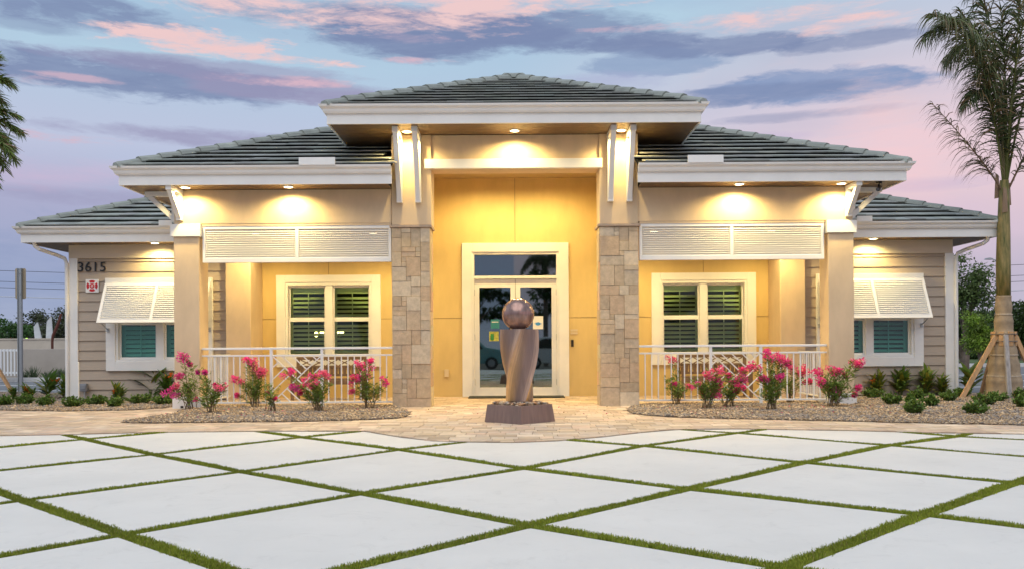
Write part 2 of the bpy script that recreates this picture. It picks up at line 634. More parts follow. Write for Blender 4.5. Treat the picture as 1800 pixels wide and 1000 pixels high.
HWD = .050
patio = put('patio', MB().add([(-16, -6, -.10), (16, -6, -.10), (16, 12.5, -.10), (-16, 12.5, -.10)], [(0, 1, 2, 3)]), SAND, kind='structure')
IR, JR = range(-5, 9), range(-4, 10)
ND = {(i, j): node(i, j) for i in range(-5, 10) for j in range(-4, 11)}
for i in IR:
    for j in JR:
        q = [ND[(i, j)], ND[(i + 1, j)], ND[(i + 1, j + 1)], ND[(i, j + 1)]]
        c = sum(q) / 4
        if abs(c[0]) > 13 or c[1] < -4 or c[1] > yb_at(c[0]) + 1.6:
            continue
        # inset each edge by half of the turf strip
        out = []
        for k in range(4):
            p, a, b = q[k], q[k - 1], q[(k + 1) % 4]
            e1 = (a - p) / np.linalg.norm(a - p)
            e2 = (b - p) / np.linalg.norm(b - p)
            sn = abs(e1[0] * e2[1] - e1[1] * e2[0])
            out.append(p + (e1 + e2) * HWD / max(sn, .2))
        out = out[::-1] if np.cross(out[1] - out[0], out[2] - out[1]) < 0 else out
        mb = MB().prism([tuple(p) for p in out], 'z', -.09, 0.0)
        put('slab', mb, CONC, patio, bevel=.006)

# turf strips: backing plus blades
segs = []
for i in range(-5, 10):
    for j in range(-4, 11):
        for di, dj in ((1, 0), (0, 1)):
            if (i + di, j + dj) in ND:
                a, b = ND[(i, j)], ND[(i + di, j + dj)]
                m = (a + b) / 2
                if abs(m[0]) < 11 and 2.5 < m[1] < yb_at(m[0]) + 1.2:
                    segs.append((a, b))
bk = MB()
Vt, Ct = [], []
for a, b in segs:
    L = np.linalg.norm(b - a)
    t = (b - a) / L
    nrm = np.array([-t[1], t[0]])
    p = [a + nrm * .06, a - nrm * .06, b - nrm * .06, b + nrm * .06]
    z = -.010 - .0003 * len(Vt)
    bk.add([(q[0], q[1], z) for q in p], [(0, 1, 2, 3)])
    ym = (a[1] + b[1]) / 2
    dens = 26000 if ym < 6 else (17000 if ym < 8 else 12000)
    bw = .0035 * max(1, ym / 5.0)
    n = int(L * .108 * dens)
    s_ = RNG.random(n)
    o_ = (RNG.random(n) * 2 - 1) * .051 + .006 * np.sin(s_ * L * 23 + a[0] * 7) + .004 * np.sin(s_ * L * 61)
    base = a[None] + (b - a)[None] * s_[:, None] + nrm[None] * o_[:, None]
    keep = base[:, 1] < np.interp(base[:, 0], BNX, BNY) - .01
    base = base[keep]
    n = len(base)
    ang = RNG.random(n) * 6.283
    lean = RNG.random((n, 2)) * .034 - .017
    patch = .5 + .5 * np.sin(base[:, 0] * 3.1) * np.sin(base[:, 1] * 2.7 + 1)
    hgt = (.026 + RNG.random(n) * .010) * (0.8 + .35 * patch)
    dx = np.c_[np.cos(ang), np.sin(ang)] * bw * (.7 + .6 * RNG.random(n))[:, None]
    v0 = np.c_[base - dx, np.full(n, -.02)]
    v1 = np.c_[base + dx, np.full(n, -.02)]
    v2 = np.c_[base + lean + dx * .3, -.02 + hgt]
    v3 = np.c_[base + lean - dx * .3, -.02 + hgt]
    Vt.append(np.stack([v0, v1, v2, v3], 1).reshape(-1, 3))
    g_ = RNG.random(n)
    br = .7 + .5 * RNG.random(n)
    cc = np.c_[(.21 + .10 * g_) * br, (.27 + .07 * g_) * br, (.020 + .01 * g_) * br] * (.8 + .35 * patch)[:, None]
    dead = RNG.random(n) < .05
    cc[dead] = np.array([.34, .27, .10]) * br[dead][:, None]
    Ct.append(cc)
Vt = np.concatenate(Vt)
Ct = np.concatenate(Ct)
turf = put_np('turf', Vt, np.arange(len(Vt)).reshape(-1, 4), TURF, Ct, kind='stuff')
tag(turf, 'bright green artificial turf strips running in a diamond grid between the white slabs', 'turf')
put('turf_backing', bk, TURFB, patio)['kind'] = 'stuff'

# ------------------------------------------------------------------ beds
BEDL = [GP(*p) for p in ((203, 744), (260, 735), (310, 728), (330, 718), (356, 713), (690, 712), (706, 719), (722, 727), (714, 734), (690, 738), (560, 742), (400, 744), (250, 745.5))]
BEDR = [GP(*p) for p in ((1100, 721), (1124, 711), (1200, 709), (1510, 706), (1512, 699), (1680, 694), (1900, 692), (2050, 694), (2050, 757), (1900, 752), (1800, 749), (1600, 745), (1400, 740), (1250, 737), (1150, 733), (1110, 728))]
BEDW = [GP(*p) for p in ((-260, 722), (0, 722), (110, 724), (230, 722), (292, 718), (306, 714), (306, 694), (130, 694), (60, 690), (0, 690), (-260, 692))]


def inpoly(x, y, poly):
    r = np.zeros(len(x), bool)
    n = len(poly)
    for k in range(n):
        x0, y0 = poly[k]
        x1, y1 = poly[(k + 1) % n]
        c = ((y0 > y) != (y1 > y)) & (x < (x1 - x0) * (y - y0) / ((y1 - y0) + 1e-12) + x0)
        r ^= c
    return r


def smoothpoly(poly, it=2):
    for _ in range(it):
        q = []
        n = len(poly)
        for k in range(n):
            a, b = np.array(poly[k]), np.array(poly[(k + 1) % n])
            q += [tuple(a * .75 + b * .25), tuple(a * .25 + b * .75)]
        poly = q
    return poly


BEDS = [('gravel_bed', smoothpoly(BEDL, 1)), ('gravel_bed', smoothpoly(BEDR, 1)), ('gravel_bed', BEDW)]
OCT = np.array([[1, 0, 0], [0, 1, 0], [-1, 0, 0], [0, -1, 0], [0, 0, 1], [0, 0, -1]], float)
OCF = np.array([[0, 1, 4], [1, 2, 4], [2, 3, 4], [3, 0, 4], [1, 0, 5], [2, 1, 5], [3, 2, 5], [0, 3, 5]])
STC = np.array([[.46, .33, .21], [.34, .24, .14], [.56, .43, .29], [.24, .17, .12], [.27, .23, .20], [.17, .14, .12], [.34, .24, .14]])


def pebbles(name, pts, z, size, cols, parent=None, kind='stuff', jitter=.35, mate=None, flat=.6):
    n = len(pts)
    sz = size[:, None, None] * (1 + (RNG.random((n, 6, 1)) - .5) * jitter)
    v = OCT[None] * sz
    v[:, :, 2] *= flat
    a = RNG.random(n) * 6.283
    ca, sa = np.cos(a)[:, None], np.sin(a)[:, None]
    tl = (RNG.random(n) - .5)[:, None] * .9
    x = v[:, :, 0] * 1.25
    y = v[:, :, 1] * .85
    zz = v[:, :, 2] + x * tl
    V = np.stack([x * ca - y * sa + pts[:, 0:1], x * sa + y * ca + pts[:, 1:2], zz + z[:, None]], 2)
    Fi = (OCF[None] + (np.arange(n) * 6)[:, None, None]).reshape(-1, 3)
    C = np.repeat(cols, 8, 0) * (.8 + .4 * RNG.random((n * 8, 1)))
    return put_np(name, V.reshape(-1, 3), Fi, mate or GRAVEL, C, parent, kind)


BEDLAB = ['pebble and bark chip mulch in the bed below the left porch railing', 'pebble and bark chip mulch in the long bed on the right',
          'pebble mulch in the bed along the left wing wall']
for bi, (nm, poly) in enumerate(BEDS):
    P = np.array(poly)
    mb = MB()
    mb.prism([tuple(p) for p in poly], 'z', -.05, .018)
    put('planting_bed', mb, SOIL, kind='structure')
    x0, y0 = P.min(0)
    x1, y1 = P.max(0)
    n = int((x1 - x0) * (y1 - y0) * 1500)
    pts = np.c_[x0 + RNG.random(n) * (x1 - x0), y0 + RNG.random(n) * (y1 - y0)]
    pts = pts[inpoly(pts[:, 0], pts[:, 1], poly)]
    n = len(pts)
    # stray stones roll a little over the edge
    pts += RNG.normal(0, .012, pts.shape)
    sz = .007 + RNG.gamma(2.0, .0042, n)
    zz = .02 + RNG.random(n) * .014
    pk = RNG.integers(0, len(STC), n)
    # greyer patches, browner patches
    pat = np.sin(pts[:, 0] * 2.3 + 1) + np.sin(pts[:, 1] * 5.1 + pts[:, 0])
    pk = np.where((pat < -.3) & (RNG.random(n) < .5), 4, pk)
    o = pebbles('gravel', pts, zz, sz, STC[pk], kind='stuff')
    tag(o, BEDLAB[bi], 'gravel')


# ------------------------------------------------------------------ pavers
def clip(poly, a, b, c):
    """keep points with a*x+b*y <= c"""
    out = []
    n = len(poly)
    for k in range(n):
        p, q = poly[k], poly[(k + 1) % n]
        dp, dq = a * p[0] + b * p[1] - c, a * q[0] + b * q[1] - c
        if dp <= 0:
            out.append(p)
        if dp * dq < 0:
            t = dp / (dp - dq)
            out.append((p[0] + (q[0] - p[0]) * t, p[1] + (q[1] - p[1]) * t))
    return out


path_poly = [(x, y) for x, y in BND if -17 < x < 17]
# joint bed: strips so that the near edge follows the curve
mb = MB()
for (xa, ya), (xb, yb) in zip(path_poly, path_poly[1:]):
    mb.add([(xa, ya, .004), (xb, yb, .004), (xb, 18.6, .004), (xa, 18.6, .004)], [(0, 1, 2, 3)])
walk = put('paved_path', mb, SAND, kind='structure')
PCOL = [(.55, .42, .29), (.60, .47, .34), (.49, .36, .26), (.58, .43, .31), (.52, .41, .32), (.63, .51, .39), (.46, .35, .25), (.55, .40, .30)]
pav = []
yy = 9.2
row = 0
while yy < 18.3:
    hgt = (.16, .24)[(row * 7 // 3) % 2]
    x = -15.0 + random.random() * .3
    while x < 15.0:
        wd = random.choice((.16, .24, .24, .32))
        xc, yc = x + wd / 2, yy + hgt / 2
        ybx = yb_at(xc)
        if yc + hgt > ybx and abs(xc) < yc * .62 + .5:
            poly = [(x, yy), (x + wd - .007, yy), (x + wd - .007, yy + hgt - .007), (x, yy + hgt - .007)]
            sl_ = (yb_at(xc + .1) - yb_at(xc - .1)) / .2
            # keep y >= ybx + sl*(x-xc)+.01
            poly = clip(poly, sl_, -1, sl_ * xc - ybx - .012)
            inside = any(inpoly(np.array([xc]), np.array([yc]), b)[0] and inpoly(np.array([xc]), np.array([yc + .15]), b)[0]
                         and inpoly(np.array([xc]), np.array([yc - .15]), b)[0] for _, b in BEDS)
            if len(poly) > 2 and not inside:
                pav.append((yc, xc, poly))
        x += wd
    yy += hgt
    row += 1
vis = sorted([p for p in pav if abs(p[1]) < p[0] * .6], key=lambda p: p[0])
near = vis[:300]
ns = set(id(p) for p in near)
rest = MB()
for p in pav:
    yc, xc, poly = p
    c = random.choice(PCOL)
    k = .85 + .3 * random.random()
    c = tuple(v * k for v in c)
    dz = random.random() * .003
    if id(p) in ns:
        put('paver', MB().prism(poly, 'z', 0.0, .012 + dz, c), PAVE, walk)
    else:
        rest.prism(poly, 'z', 0.0, .012 + dz, c)
put('pavers', rest, PAVE, walk, kind='stuff')

# asphalt beyond the planting on both sides, kerbs
mb = MB().box(-90, -9.9, 18.7, 70, -.11, -.02)
put('parking_lot', mb, ASPH, kind='structure')
mb = MB().box(9.8, 90, 18.2, 41, -.11, -.02)
put('road', mb, ASPH, kind='structure')
mb = MB()
for yy_ in (19.5, 22.5, 26.0):
    mb.box(-30, -10.2, yy_, yy_ + .12, -.02, -.015)
for yy_ in (21.5, 25.0, 30.0):
    mb.box(10.5, 40, yy_, yy_ + .14, -.02, -.015)
put('painted_line', mb, WHITE, kind='structure')
mb = MB().box(10, 60, 41, 41.35, -.1, .14)
mb.box(-60, -10, 29.0, 29.25, -.1, .12)
put('kerb', mb, mat('kerb_concrete', (.62, .61, .59), .8, var=.1), kind='structure')
mb = MB().box(10, 70, 41.35, 60, -.1, .08)
put('verge', mb, mat('verge_grass', (.07, .11, .03), .9, var=.4, vscale=3, bump=.6), kind='structure')

# =================================================================== BUILDING
BLD = thing('office_building', 'long single storey tan building with stone piers, deep white eaves and grey tiled hip roofs', 'building', (0, 16.5, 0))
CZ, MZ, WZ = 4.78, 3.84, 3.18      # soffit heights
YF, YW, YP = 15.0, 17.4, 18.1      # pier plane, wing wall plane, porch wall plane


def panels(x0, x1, z0, z1, y, holes, xj, zj, name, mate, parent, th=.06, gap=.006):
    """wall panels (front face at y) around rectangular holes, joints at xj/zj"""
    # recessed backing
    xs = sorted(set([x0, x1] + [h[0] for h in holes] + [h[1] for h in holes] + [j for j in xj if x0 < j < x1]))
    zs = sorted(set([z0, z1] + [h[2] for h in holes] + [h[3] for h in holes] + [j for j in zj if z0 < j < z1]))
    back = MB()
    for xa, xb in zip(xs, xs[1:]):
        for za, zb in zip(zs, zs[1:]):
            cx_, cz_ = (xa + xb) / 2, (za + zb) / 2
            if any(h[0] < cx_ < h[1] and h[2] < cz_ < h[3] for h in holes):
                continue
            back.box(xa, xb, y + .012, y + th + .05, za, zb)
            ga = gap if xa in xj else 0
            gb = gap if xb in xj else 0
            gc = gap if za in zj else 0
            gd = gap if zb in zj else 0
            put(name, MB().box(xa + ga, xb - gb, y, y + .0118, za + gc, zb - gd), mate, parent)
    return back


def window(name, xc, w_, z0, z1, y, lmat, gmat, label=None, open_=.5, top_lift=True):
    """white cased pair of double hung windows with louvred interior shutters"""
    x0, x1 = xc - w_ / 2, xc + w_ / 2
    cw = .19
    f = MB()
    f.box(x0, x0 + cw, y - .045, y + .02, z0, z1)
    f.box(x1 - cw, x1, y - .045, y + .02, z0, z1)
    f.box(x0 + cw, x1 - cw, y - .045, y + .02, z1 - .155, z1)
    f.box(x0 + cw, x1 - cw, y - .045, y + .02, z0, z0 + .19)
    ix0, ix1, iz0, iz1 = x0 + cw, x1 - cw, z0 + .19, z1 - .155
    wo_ = put(name, f, WHITE, BLD, bevel=.006)
    if label:
        wo_['label'] = label
    j = MB()      # jamb liner
    j.box(ix0, ix0 + .05, y - .02, y + .16, iz0, iz1)
    j.box(ix1 - .05, ix1, y - .02, y + .16, iz0, iz1)
    j.box(ix0 + .05, ix1 - .05, y - .02, y + .16, iz1 - .06, iz1)
    j.box(ix0 + .05, ix1 - .05, y - .03, y + .16, iz0, iz0 + .04)
    j.box(xc - .075, xc + .075, y + .01, y + .16, iz0 + .04, iz1 - .06)
    put('window_frame', j, WHITE, wo_, bevel=.004)
    zm = (iz0 + iz1) / 2 + .02
    for a, b in ((ix0 + .05, xc - .075), (xc + .075, ix1 - .05)):
        for k, (za, zb) in enumerate(((iz0 + .04, zm), (zm, iz1 - .06))):
            yo = y + .05 + .03 * k
            s_ = MB()
            t = .035
            s_.box(a, a + t, yo, yo + .03, za, zb)
            s_.box(b - t, b, yo, yo + .03, za, zb)
            s_.box(a + t, b - t, yo, yo + .03, za, za + t + .01)
            s_.box(a + t, b - t, yo, yo + .03, zb - t - .01, zb)
            put('sash', s_, WHITE, wo_, bevel=.003)
            put('pane', MB().box(a + t, b - t, yo + .012, yo + .018, za + t + .01, zb - t - .01), gmat, wo_)
            # interior plantation shutter
            yl = y + .22
            fr = MB()
            fr.box(a - .02, a + .055, yl - .015, yl + .015, za, zb)
            fr.box(b - .055, b + .02, yl - .015, yl + .015, za, zb)
            top = zb - (.16 if k else .03)
            fr.box(a + .055, b - .055, yl - .015, yl + .015, top, zb)
            fr.box(a + .055, b - .055, yl - .015, yl + .015, za, za + .05)
            mx = (a + b) / 2
            fr.box(mx - .008, mx + .008, yl - .055, yl - .04, za + .05, top)
            put('shutter_frame', fr, lmat, wo_)
            zz = za + .09
            first = None
            while zz < top - .03:
                if first is None:
                    mb = MB().bar((a + .055, yl - .028 * math.cos(open_), zz), (a + .055, yl + .03 * math.cos(open_), zz + .0), .01, .01)
                    mb = MB()
                    cy, sy = .044 * math.cos(open_), .044 * math.sin(open_)
                    nx = (.005 * math.sin(open_), .005 * math.cos(open_))
                    poly = [(yl - cy - nx[0], zz - sy + nx[1]), (yl - cy + nx[0], zz - sy - nx[1]), (yl + cy + nx[0], zz + sy - nx[1]), (yl + cy - nx[0], zz + sy + nx[1])]
                    mb.prism(poly, 'x', a + .055, b - .055)
                    first = put('louver', mb, lmat, wo_)
                    base = WL[first.name].copy()
                    z_first = zz
                else:
                    inst(first, 'louver', wo_, (base.x, base.y, base.z + zz - z_first))
                zz += .092
    # dark room behind
    return (ix0, ix1, iz0, iz1)


# ---- porch back walls and entrance wall
WZ0, WZ1 = .66, 2.60
wins = {}
for sgn, xc in ((-1, -3.93), (1, 4.02)):
    wx = 2.21
    h = (xc - wx / 2 + .1, xc + wx / 2 - .1, WZ0 + .1, WZ1 - .08)
    xa, xb = (-5.9, -1.92) if sgn < 0 else (1.92, 5.95)
    b = panels(xa, xb, 0, 3.4, YP, [h], [xc], [1.67], 'stucco_panel', STUCCOY, BLD)
    put('porch_wall', b, mat('joint_backing', (.35, .25, .14), .9), BLD)  # darker tan backing that shows in the panel joints
    window('window', xc, wx, WZ0, WZ1, YP, INLOUV, GLASSG, open_=.60)
DX = .03
hd = (DX - 1.03, DX + 1.03, 0, 3.12)
for sgn in (-1, 1):
    put('bulkhead', MB().box(*((-2.0, -1.9) if sgn < 0 else (1.9, 2.0)), YF + .5, YP, 3.345, 4.62), STUCCOY, BLD)
b = panels(-1.92, 1.92, 0, 4.9, YP, [hd], [DX], [1.67], 'stucco_panel', STUCCOY, BLD)
put('entrance_wall', b, mat('joint_backing', (.35, .25, .14), .9), BLD)

# door
dr = MB()
dr.box(DX - 1.13, DX - .92, YP - .05, YP + .03, 0, 3.25)
dr.box(DX + .92, DX + 1.13, YP - .05, YP + .03, 0, 3.25)
dr.box(DX - .92, DX + .92, YP - .05, YP + .03, 3.06, 3.25)
door = put('entrance_door', dr, WHITE, BLD, bevel=.006)
fm = MB()
fm.box(DX - .92, DX - .87, YP - .02, YP + .14, 0, 3.06)
fm.box(DX + .87, DX + .92, YP - .02, YP + .14, 0, 3.06)
fm.box(DX - .87, DX + .87, YP - .02, YP + .14, 3.01, 3.06)
fm.box(DX - .87, DX + .87, YP - .01, YP + .14, 2.50, 2.56)
put('door_frame', fm, WHITE, door, bevel=.004)
put('transom_pane', MB().box(DX - .865, DX + .865, YP + .075, YP + .085, 2.56, 3.01), GLASSD, door)
for sgn in (-1, 1):
    a, b = (DX - .868, DX - .004) if sgn < 0 else (DX + .004, DX + .868)
    lf = MB()
    st = .10
    lf.box(a, a + st, YP + .05, YP + .10, .01, 2.495)
    lf.box(b - st, b, YP + .05, YP + .10, .01, 2.495)
    lf.box(a + st, b - st, YP + .05, YP + .10, 2.32, 2.495)
    lf.box(a + st, b - st, YP + .05, YP + .10, .01, .20)
    put('door_leaf', lf, WHITE, door, bevel=.004)
    put('door_pane', MB().box(a + st, b - st, YP + .07, YP + .08, .20, 2.32), GLASSD, door)
    hx = DX + sgn * .055
    hb = MB().tube([(hx, YP - .02, .95), (hx, YP - .02, 1.25)], .012, 8)
    hb.tube([(hx, YP - .02, .98), (hx, YP + .05, .98)], .008, 6).tube([(hx, YP - .02, 1.22), (hx, YP + .05, 1.22)], .008, 6)
    put('door_handle', hb, STEEL, door)
    for hz in (.25, 1.2, 2.15):
        hx2 = DX + sgn * .872
        put('hinge', MB().tube([(hx2, YP + .03, hz), (hx2, YP + .03, hz + .13)], .011, 6), STEEL, door)
# posters stuck on the inside of the glass
TEAL = mat('teal_print', (.03, .20, .22), .5)
YEL = mat('yellow_green_print', (.38, .38, .07), .5, var=.3, vscale=20)
PAPER = mat('paper', (.75, .74, .70), .6)
BLUEP = mat('blue_print', (.05, .28, .62), .5)


def pxz(px, py, y):
    return PX(px, y), PZ(py, y, px)


def poster(px0, py0, px1, py1, m, label, y=YP + .064):
    xa, za = pxz(px0, py1, y)
    xb, zb = pxz(px1, py0, y)
    o = put('poster', MB().box(xa, xb, y - .002, y, za, zb), m)
    tag(o, label, 'poster')
    return o, (xa, xb, za, zb)


o, (xa, xb, za, zb) = poster(863, 561, 878, 577, TEAL, 'small teal flyer taped to the glass of the left entrance door')
put('printed_line', MB().box(xa + .02, xb - .02, YP + .0585, YP + .0615, zb - .06, zb - .045), PAPER, o)
o, (xa, xb, za, zb) = poster(860, 582, 877, 599, YEL, 'yellow and green flyer low on the left entrance door glass')
put('printed_figure', MB().box(xa + .03, xa + .10, YP + .0585, YP + .0615, za + .02, zb - .05), mat('green_print', (.03, .22, .05), .5), o)
o, (xa, xb, za, zb) = poster(937, 555, 955, 578, PAPER, 'white face mask notice with a blue mask on the right entrance door')
xm, zm = (xa + xb) / 2, (za + zb) / 2 - .02
put('mask_picture', MB().prism([(xm + .055 * math.cos(t), zm + .042 * math.sin(t) * (1 if math.sin(t) < 0 else .7)) for t in np.linspace(0, 6.28, 17)[:-1]], 'y', YP + .0585, YP + .0615), BLUEP, o)
put('ear_loop', MB().tube([(xm - .05, YP + .06, zm + .02), (xm - .075, YP + .06, zm), (xm - .05, YP + .06, zm - .02)], .003, 4)
    .tube([(xm + .05, YP + .06, zm + .02), (xm + .075, YP + .06, zm), (xm + .05, YP + .06, zm - .02)], .003, 4), BLUEP, o)
# wall fittings
xa, za = pxz(1006, 609, YP)
pl = put('door_bell', MB().box(xa - .028, xa + .028, YP - .025, YP - .003, za, za + .15), BLACK, bevel=.006)
tag(pl, 'black video doorbell on the wall right of the entrance', 'doorbell')
put('button', MB().lathe([(.012, 0), (.012, .003)], (0, 0, 0), 12), STEEL, None) if False else None
xa, za = pxz(1003, 587, YP)
pl = put('name_plate', MB().box(xa, xa + .15, YP - .016, YP - .003, za, za + .045), mat('beige_plastic', (.62, .50, .33), .5), bevel=.003)
tag(pl, 'beige two strip wall plate above the doorbell', 'wall plate')
put('plate_strip', MB().box(xa, xa + .15, YP - .016, YP - .003, za + .06, za + .105), MATS['beige_plastic'], pl)
xa, za = pxz(781, 662, YP)
pl = put('outlet_box', MB().box(xa, xa + .095, YP - .05, YP - .003, za, za + .16), MATS['beige_plastic'], bevel=.008)
tag(pl, 'pale covered outdoor socket on the wall left of the entrance', 'socket')
m_ = put('door_mat', MB().box(DX - .98, DX + 1.0, YP - .72, YP - .09, .017, .034), mat('grey_mat', (.05, .055, .05), .95, bump=1, bscale=300))
tag(m_, 'dark grey mat lying in front of the entrance doors', 'door mat')

# ---- interiors: closed dark rooms
rm = MB()
for x0, x1 in ((-8.9, -6.0), (-5.85, -1.7), (-1.65, 1.65), (1.7, 5.9), (6.0, 8.8)):
    yb_ = YP if abs((x0 + x1) / 2) < 5.9 else YW
    rm.add([(x0, yb_ + 3.2, 0), (x1, yb_ + 3.2, 0), (x1, yb_ + 3.2, 3.4), (x0, yb_ + 3.2, 3.4)], [(0, 3, 2, 1)])
    rm.add([(x0, yb_ + .13, .02), (x1, yb_ + .13, .02), (x1, yb_ + 3.2, .02), (x0, yb_ + 3.2, .02)], [(0, 1, 2, 3)])
    rm.add([(x0, yb_ + .13, 3.38), (x1, yb_ + .13, 3.38), (x1, yb_ + 3.2, 3.38), (x0, yb_ + 3.2, 3.38)], [(3, 2, 1, 0)])
    for x in (x0, x1):
        rm.add([(x, yb_ + .13, 0), (x, yb_ + 3.2, 0), (x, yb_ + 3.2, 3.4), (x, yb_ + .13, 3.4)], [(0, 1, 2, 3)])
put('interior_room', rm, INTW, BLD)

# ---- chandelier seen through the left porch window
yc_ = 18.95
BULB = mat('lit_bulb', (1, .9, .6), .3, emit=(1.0, .78, .35), estr=9)
ch = thing('chandelier', 'small chandelier with lit bulbs glowing through the left porch window blinds', 'chandelier', (PX(580, yc_), yc_, 1.25))
hub = MB().tube([(PX(580, yc_), yc_, 3.37), (PX(580, yc_), yc_, 1.30)], .012, 6)
for bx2, bz2 in ((556, 587), (566, 584), (593, 584), (601, 582)):
    p_ = (PX(bx2, yc_), yc_, PZ(bz2, yc_, bx2))
    hub.tube([(PX(580, yc_), yc_, 1.32), ((p_[0] + PX(580, yc_)) / 2, yc_, 1.22), (p_[0], yc_, p_[2] - .06)], .008, 5)
    put('bulb', MB().lathe([(.045 * math.sin(math.pi * k / 8), -.06 * math.cos(math.pi * k / 8)) for k in range(1, 8)], p_, 10), BULB, ch)
put('frame', hub, STEEL, ch)

# ---- wings
for sgn in (-1, 1):
    xo = -9.04 if sgn < 0 else 8.94          # outer wall corner
    xi = -5.75 if sgn < 0 else 5.82
    wxc = -7.22 if sgn < 0 else 7.24
    ww = 2.17
    x0, x1 = min(xo, xi), max(xo, xi)
    hole = (wxc - ww / 2 + .08, wxc + ww / 2 - .08, .68, 2.45)
    # framing wall behind boards
    wl = MB()
    for a, b, c, d_ in ((x0, hole[0], 0, WZ), (hole[1], x1, 0, WZ), (hole[0], hole[1], 0, hole[2]), (hole[0], hole[1], hole[3], WZ)):
        wl.box(a, b, YW + .04, YW + .14, c, d_)
    wl.box(*((x0 + .03, x0 + .14) if sgn < 0 else (x1 - .14, x1 - .03)), YW + .14, 26, 0, WZ)
    wl.box(min(xi, xi + sgn * .1), max(xi, xi + sgn * .1), YW + .14, YP + .1, 0, WZ)
    sw = put('siding_wall', wl, SIDING, BLD)
    # lap boards
    cb = .155
    z = .04
    while z < 2.9:
        zt = min(z + .2, 2.91)
        runs = [(x0 + (cb if sgn < 0 else 0), x1 - (cb if sgn > 0 else 0))]
        if zt > hole[2] + .02 and z < hole[3] - .02:
            r0, r1 = runs[0]
            runs = [(r0, hole[0]), (hole[1], r1)]
        for a, b in runs:
            poly = [(YW + .04, z), (YW - .006, z), (YW - .006, z + .004), (YW + .022, zt + .012), (YW + .04, zt + .012)]
            put('siding_board', MB().prism(poly, 'x', a, b), SIDING, sw)
        z += .2
    t = MB()
    if sgn < 0:
        t.box(x0 - .02, x0 + cb, YW - .03, YW + .04, 0.03, 2.905)
        t.box(x0 - .025, x0 + .03, YW + .04, YW + .2, 0.03, WZ)
    else:
        t.box(x1 - cb, x1 + .02, YW - .03, YW + .04, 0.03, 2.905)
        t.box(x1 - .03, x1 + .025, YW + .04, YW + .2, 0.03, WZ)
    put('corner_board', t, WHITE, sw, bevel=.004)
    put('frieze_board', MB().box(x0 - .02, x1, YW - .032, YW + .04, 2.905, WZ), mat('cream_paint', (.62, .54, .42), .5), sw, bevel=.004)
    window('window', wxc, ww, .62, 2.5, YW - .01, INLOUVT, GLASST, open_=.95 if sgn < 0 else .6)

    # bahama shutter (a thing screwed on: part of the building)
    sx0, sx1 = wxc - ww / 2 + .02, wxc + ww / 2 - .02
    zt, yt = 2.39, YW - .10
    zb_, yb2 = 1.585, YW - .47
    sh = MB().box(sx0 - .01, sx1 + .01, YW - .09, YW - .055, 2.40, 2.50)
    sh.box(sx0, sx1, YW - .075, YW - .055, 2.30, 2.40)
    shut = put('bahama_shutter', sh, WHITE, BLD, bevel=.004)
    dv = Vector((0, yb2 - yt, zb_ - zt))
    Ls = dv.length
    dv.normalize()
    nv = Vector((0, dv.z, -dv.y))      # outward normal (towards camera/up)
    if nv.y > 0:
        nv = -nv

    def sp_(x, s_, o_=0.0):
        q = Vector((x, yt, zt)) + dv * s_ + nv * o_
        return q
    fr = MB()
    fw = .055
    for a in (sx0, (sx0 + sx1) / 2 - fw / 2, sx1 - fw):
        pts = [sp_(a, 0, .018), sp_(a + fw, 0, .018), sp_(a + fw, Ls, .018), sp_(a, Ls, .018), sp_(a, 0, -.018), sp_(a + fw, 0, -.018), sp_(a + fw, Ls, -.018), sp_(a, Ls, -.018)]
        fr.add(pts, [(0, 3, 2, 1), (4, 5, 6, 7), (0, 1, 5, 4), (1, 2, 6, 5), (2, 3, 7, 6), (3, 0, 4, 7)])
    for s0, s1 in ((0, .06), (Ls - .085, Ls)):
        for a, b in ((sx0 + fw, (sx0 + sx1) / 2 - fw / 2), ((sx0 + sx1) / 2 + fw / 2, sx1 - fw)):
            pts = [sp_(a, s0, .0175), sp_(b, s0, .0175), sp_(b, s1, .0175), sp_(a, s1, .0175), sp_(a, s0, -.0175), sp_(b, s0, -.0175), sp_(b, s1, -.0175), sp_(a, s1, -.0175)]
            fr.add(pts, [(0, 3, 2, 1), (4, 5, 6, 7), (0, 1, 5, 4), (1, 2, 6, 5), (2, 3, 7, 6), (3, 0, 4, 7)])
    put('shutter_frame', fr, WHITE, shut)
    pitch = .0445
    for a, b in ((sx0 + fw, (sx0 + sx1) / 2 - fw / 2), ((sx0 + sx1) / 2 + fw / 2, sx1 - fw)):
        s_ = .075
        first = None
        while s_ < Ls - .095:
            if first is None:
                c_ = sp_(a, s_, 0)
                e_ = Vector((0, -.030, -.018))      # blade slopes down and outward
                tn = Vector((0, -.002, .004))
                lm = MB()
                p4 = [c_ + e_ + tn, c_ + e_ - tn, c_ - e_ - tn, c_ - e_ + tn]
                lm.prism([(p.y, p.z) for p in p4], 'x', a, b)
                first = put('louver', lm, LOUV, shut)
                b0 = WL[first.name].copy()
                s0_ = s_
            else:
                q = b0 + dv * (s_ - s0_)
                inst(first, 'louver', shut, q)
            s_ += pitch
    for xx in (sx0 + .03, sx1 - .03):
        ar = MB().tube([(xx, YW - .06, 1.45), sp_(xx, Ls - .06, -.02)], .010, 6)
        ar.box(xx - .025, xx + .025, YW - .075, YW - .055, 1.41, 1.49)
        put('stay_arm', ar, STEEL, shut)

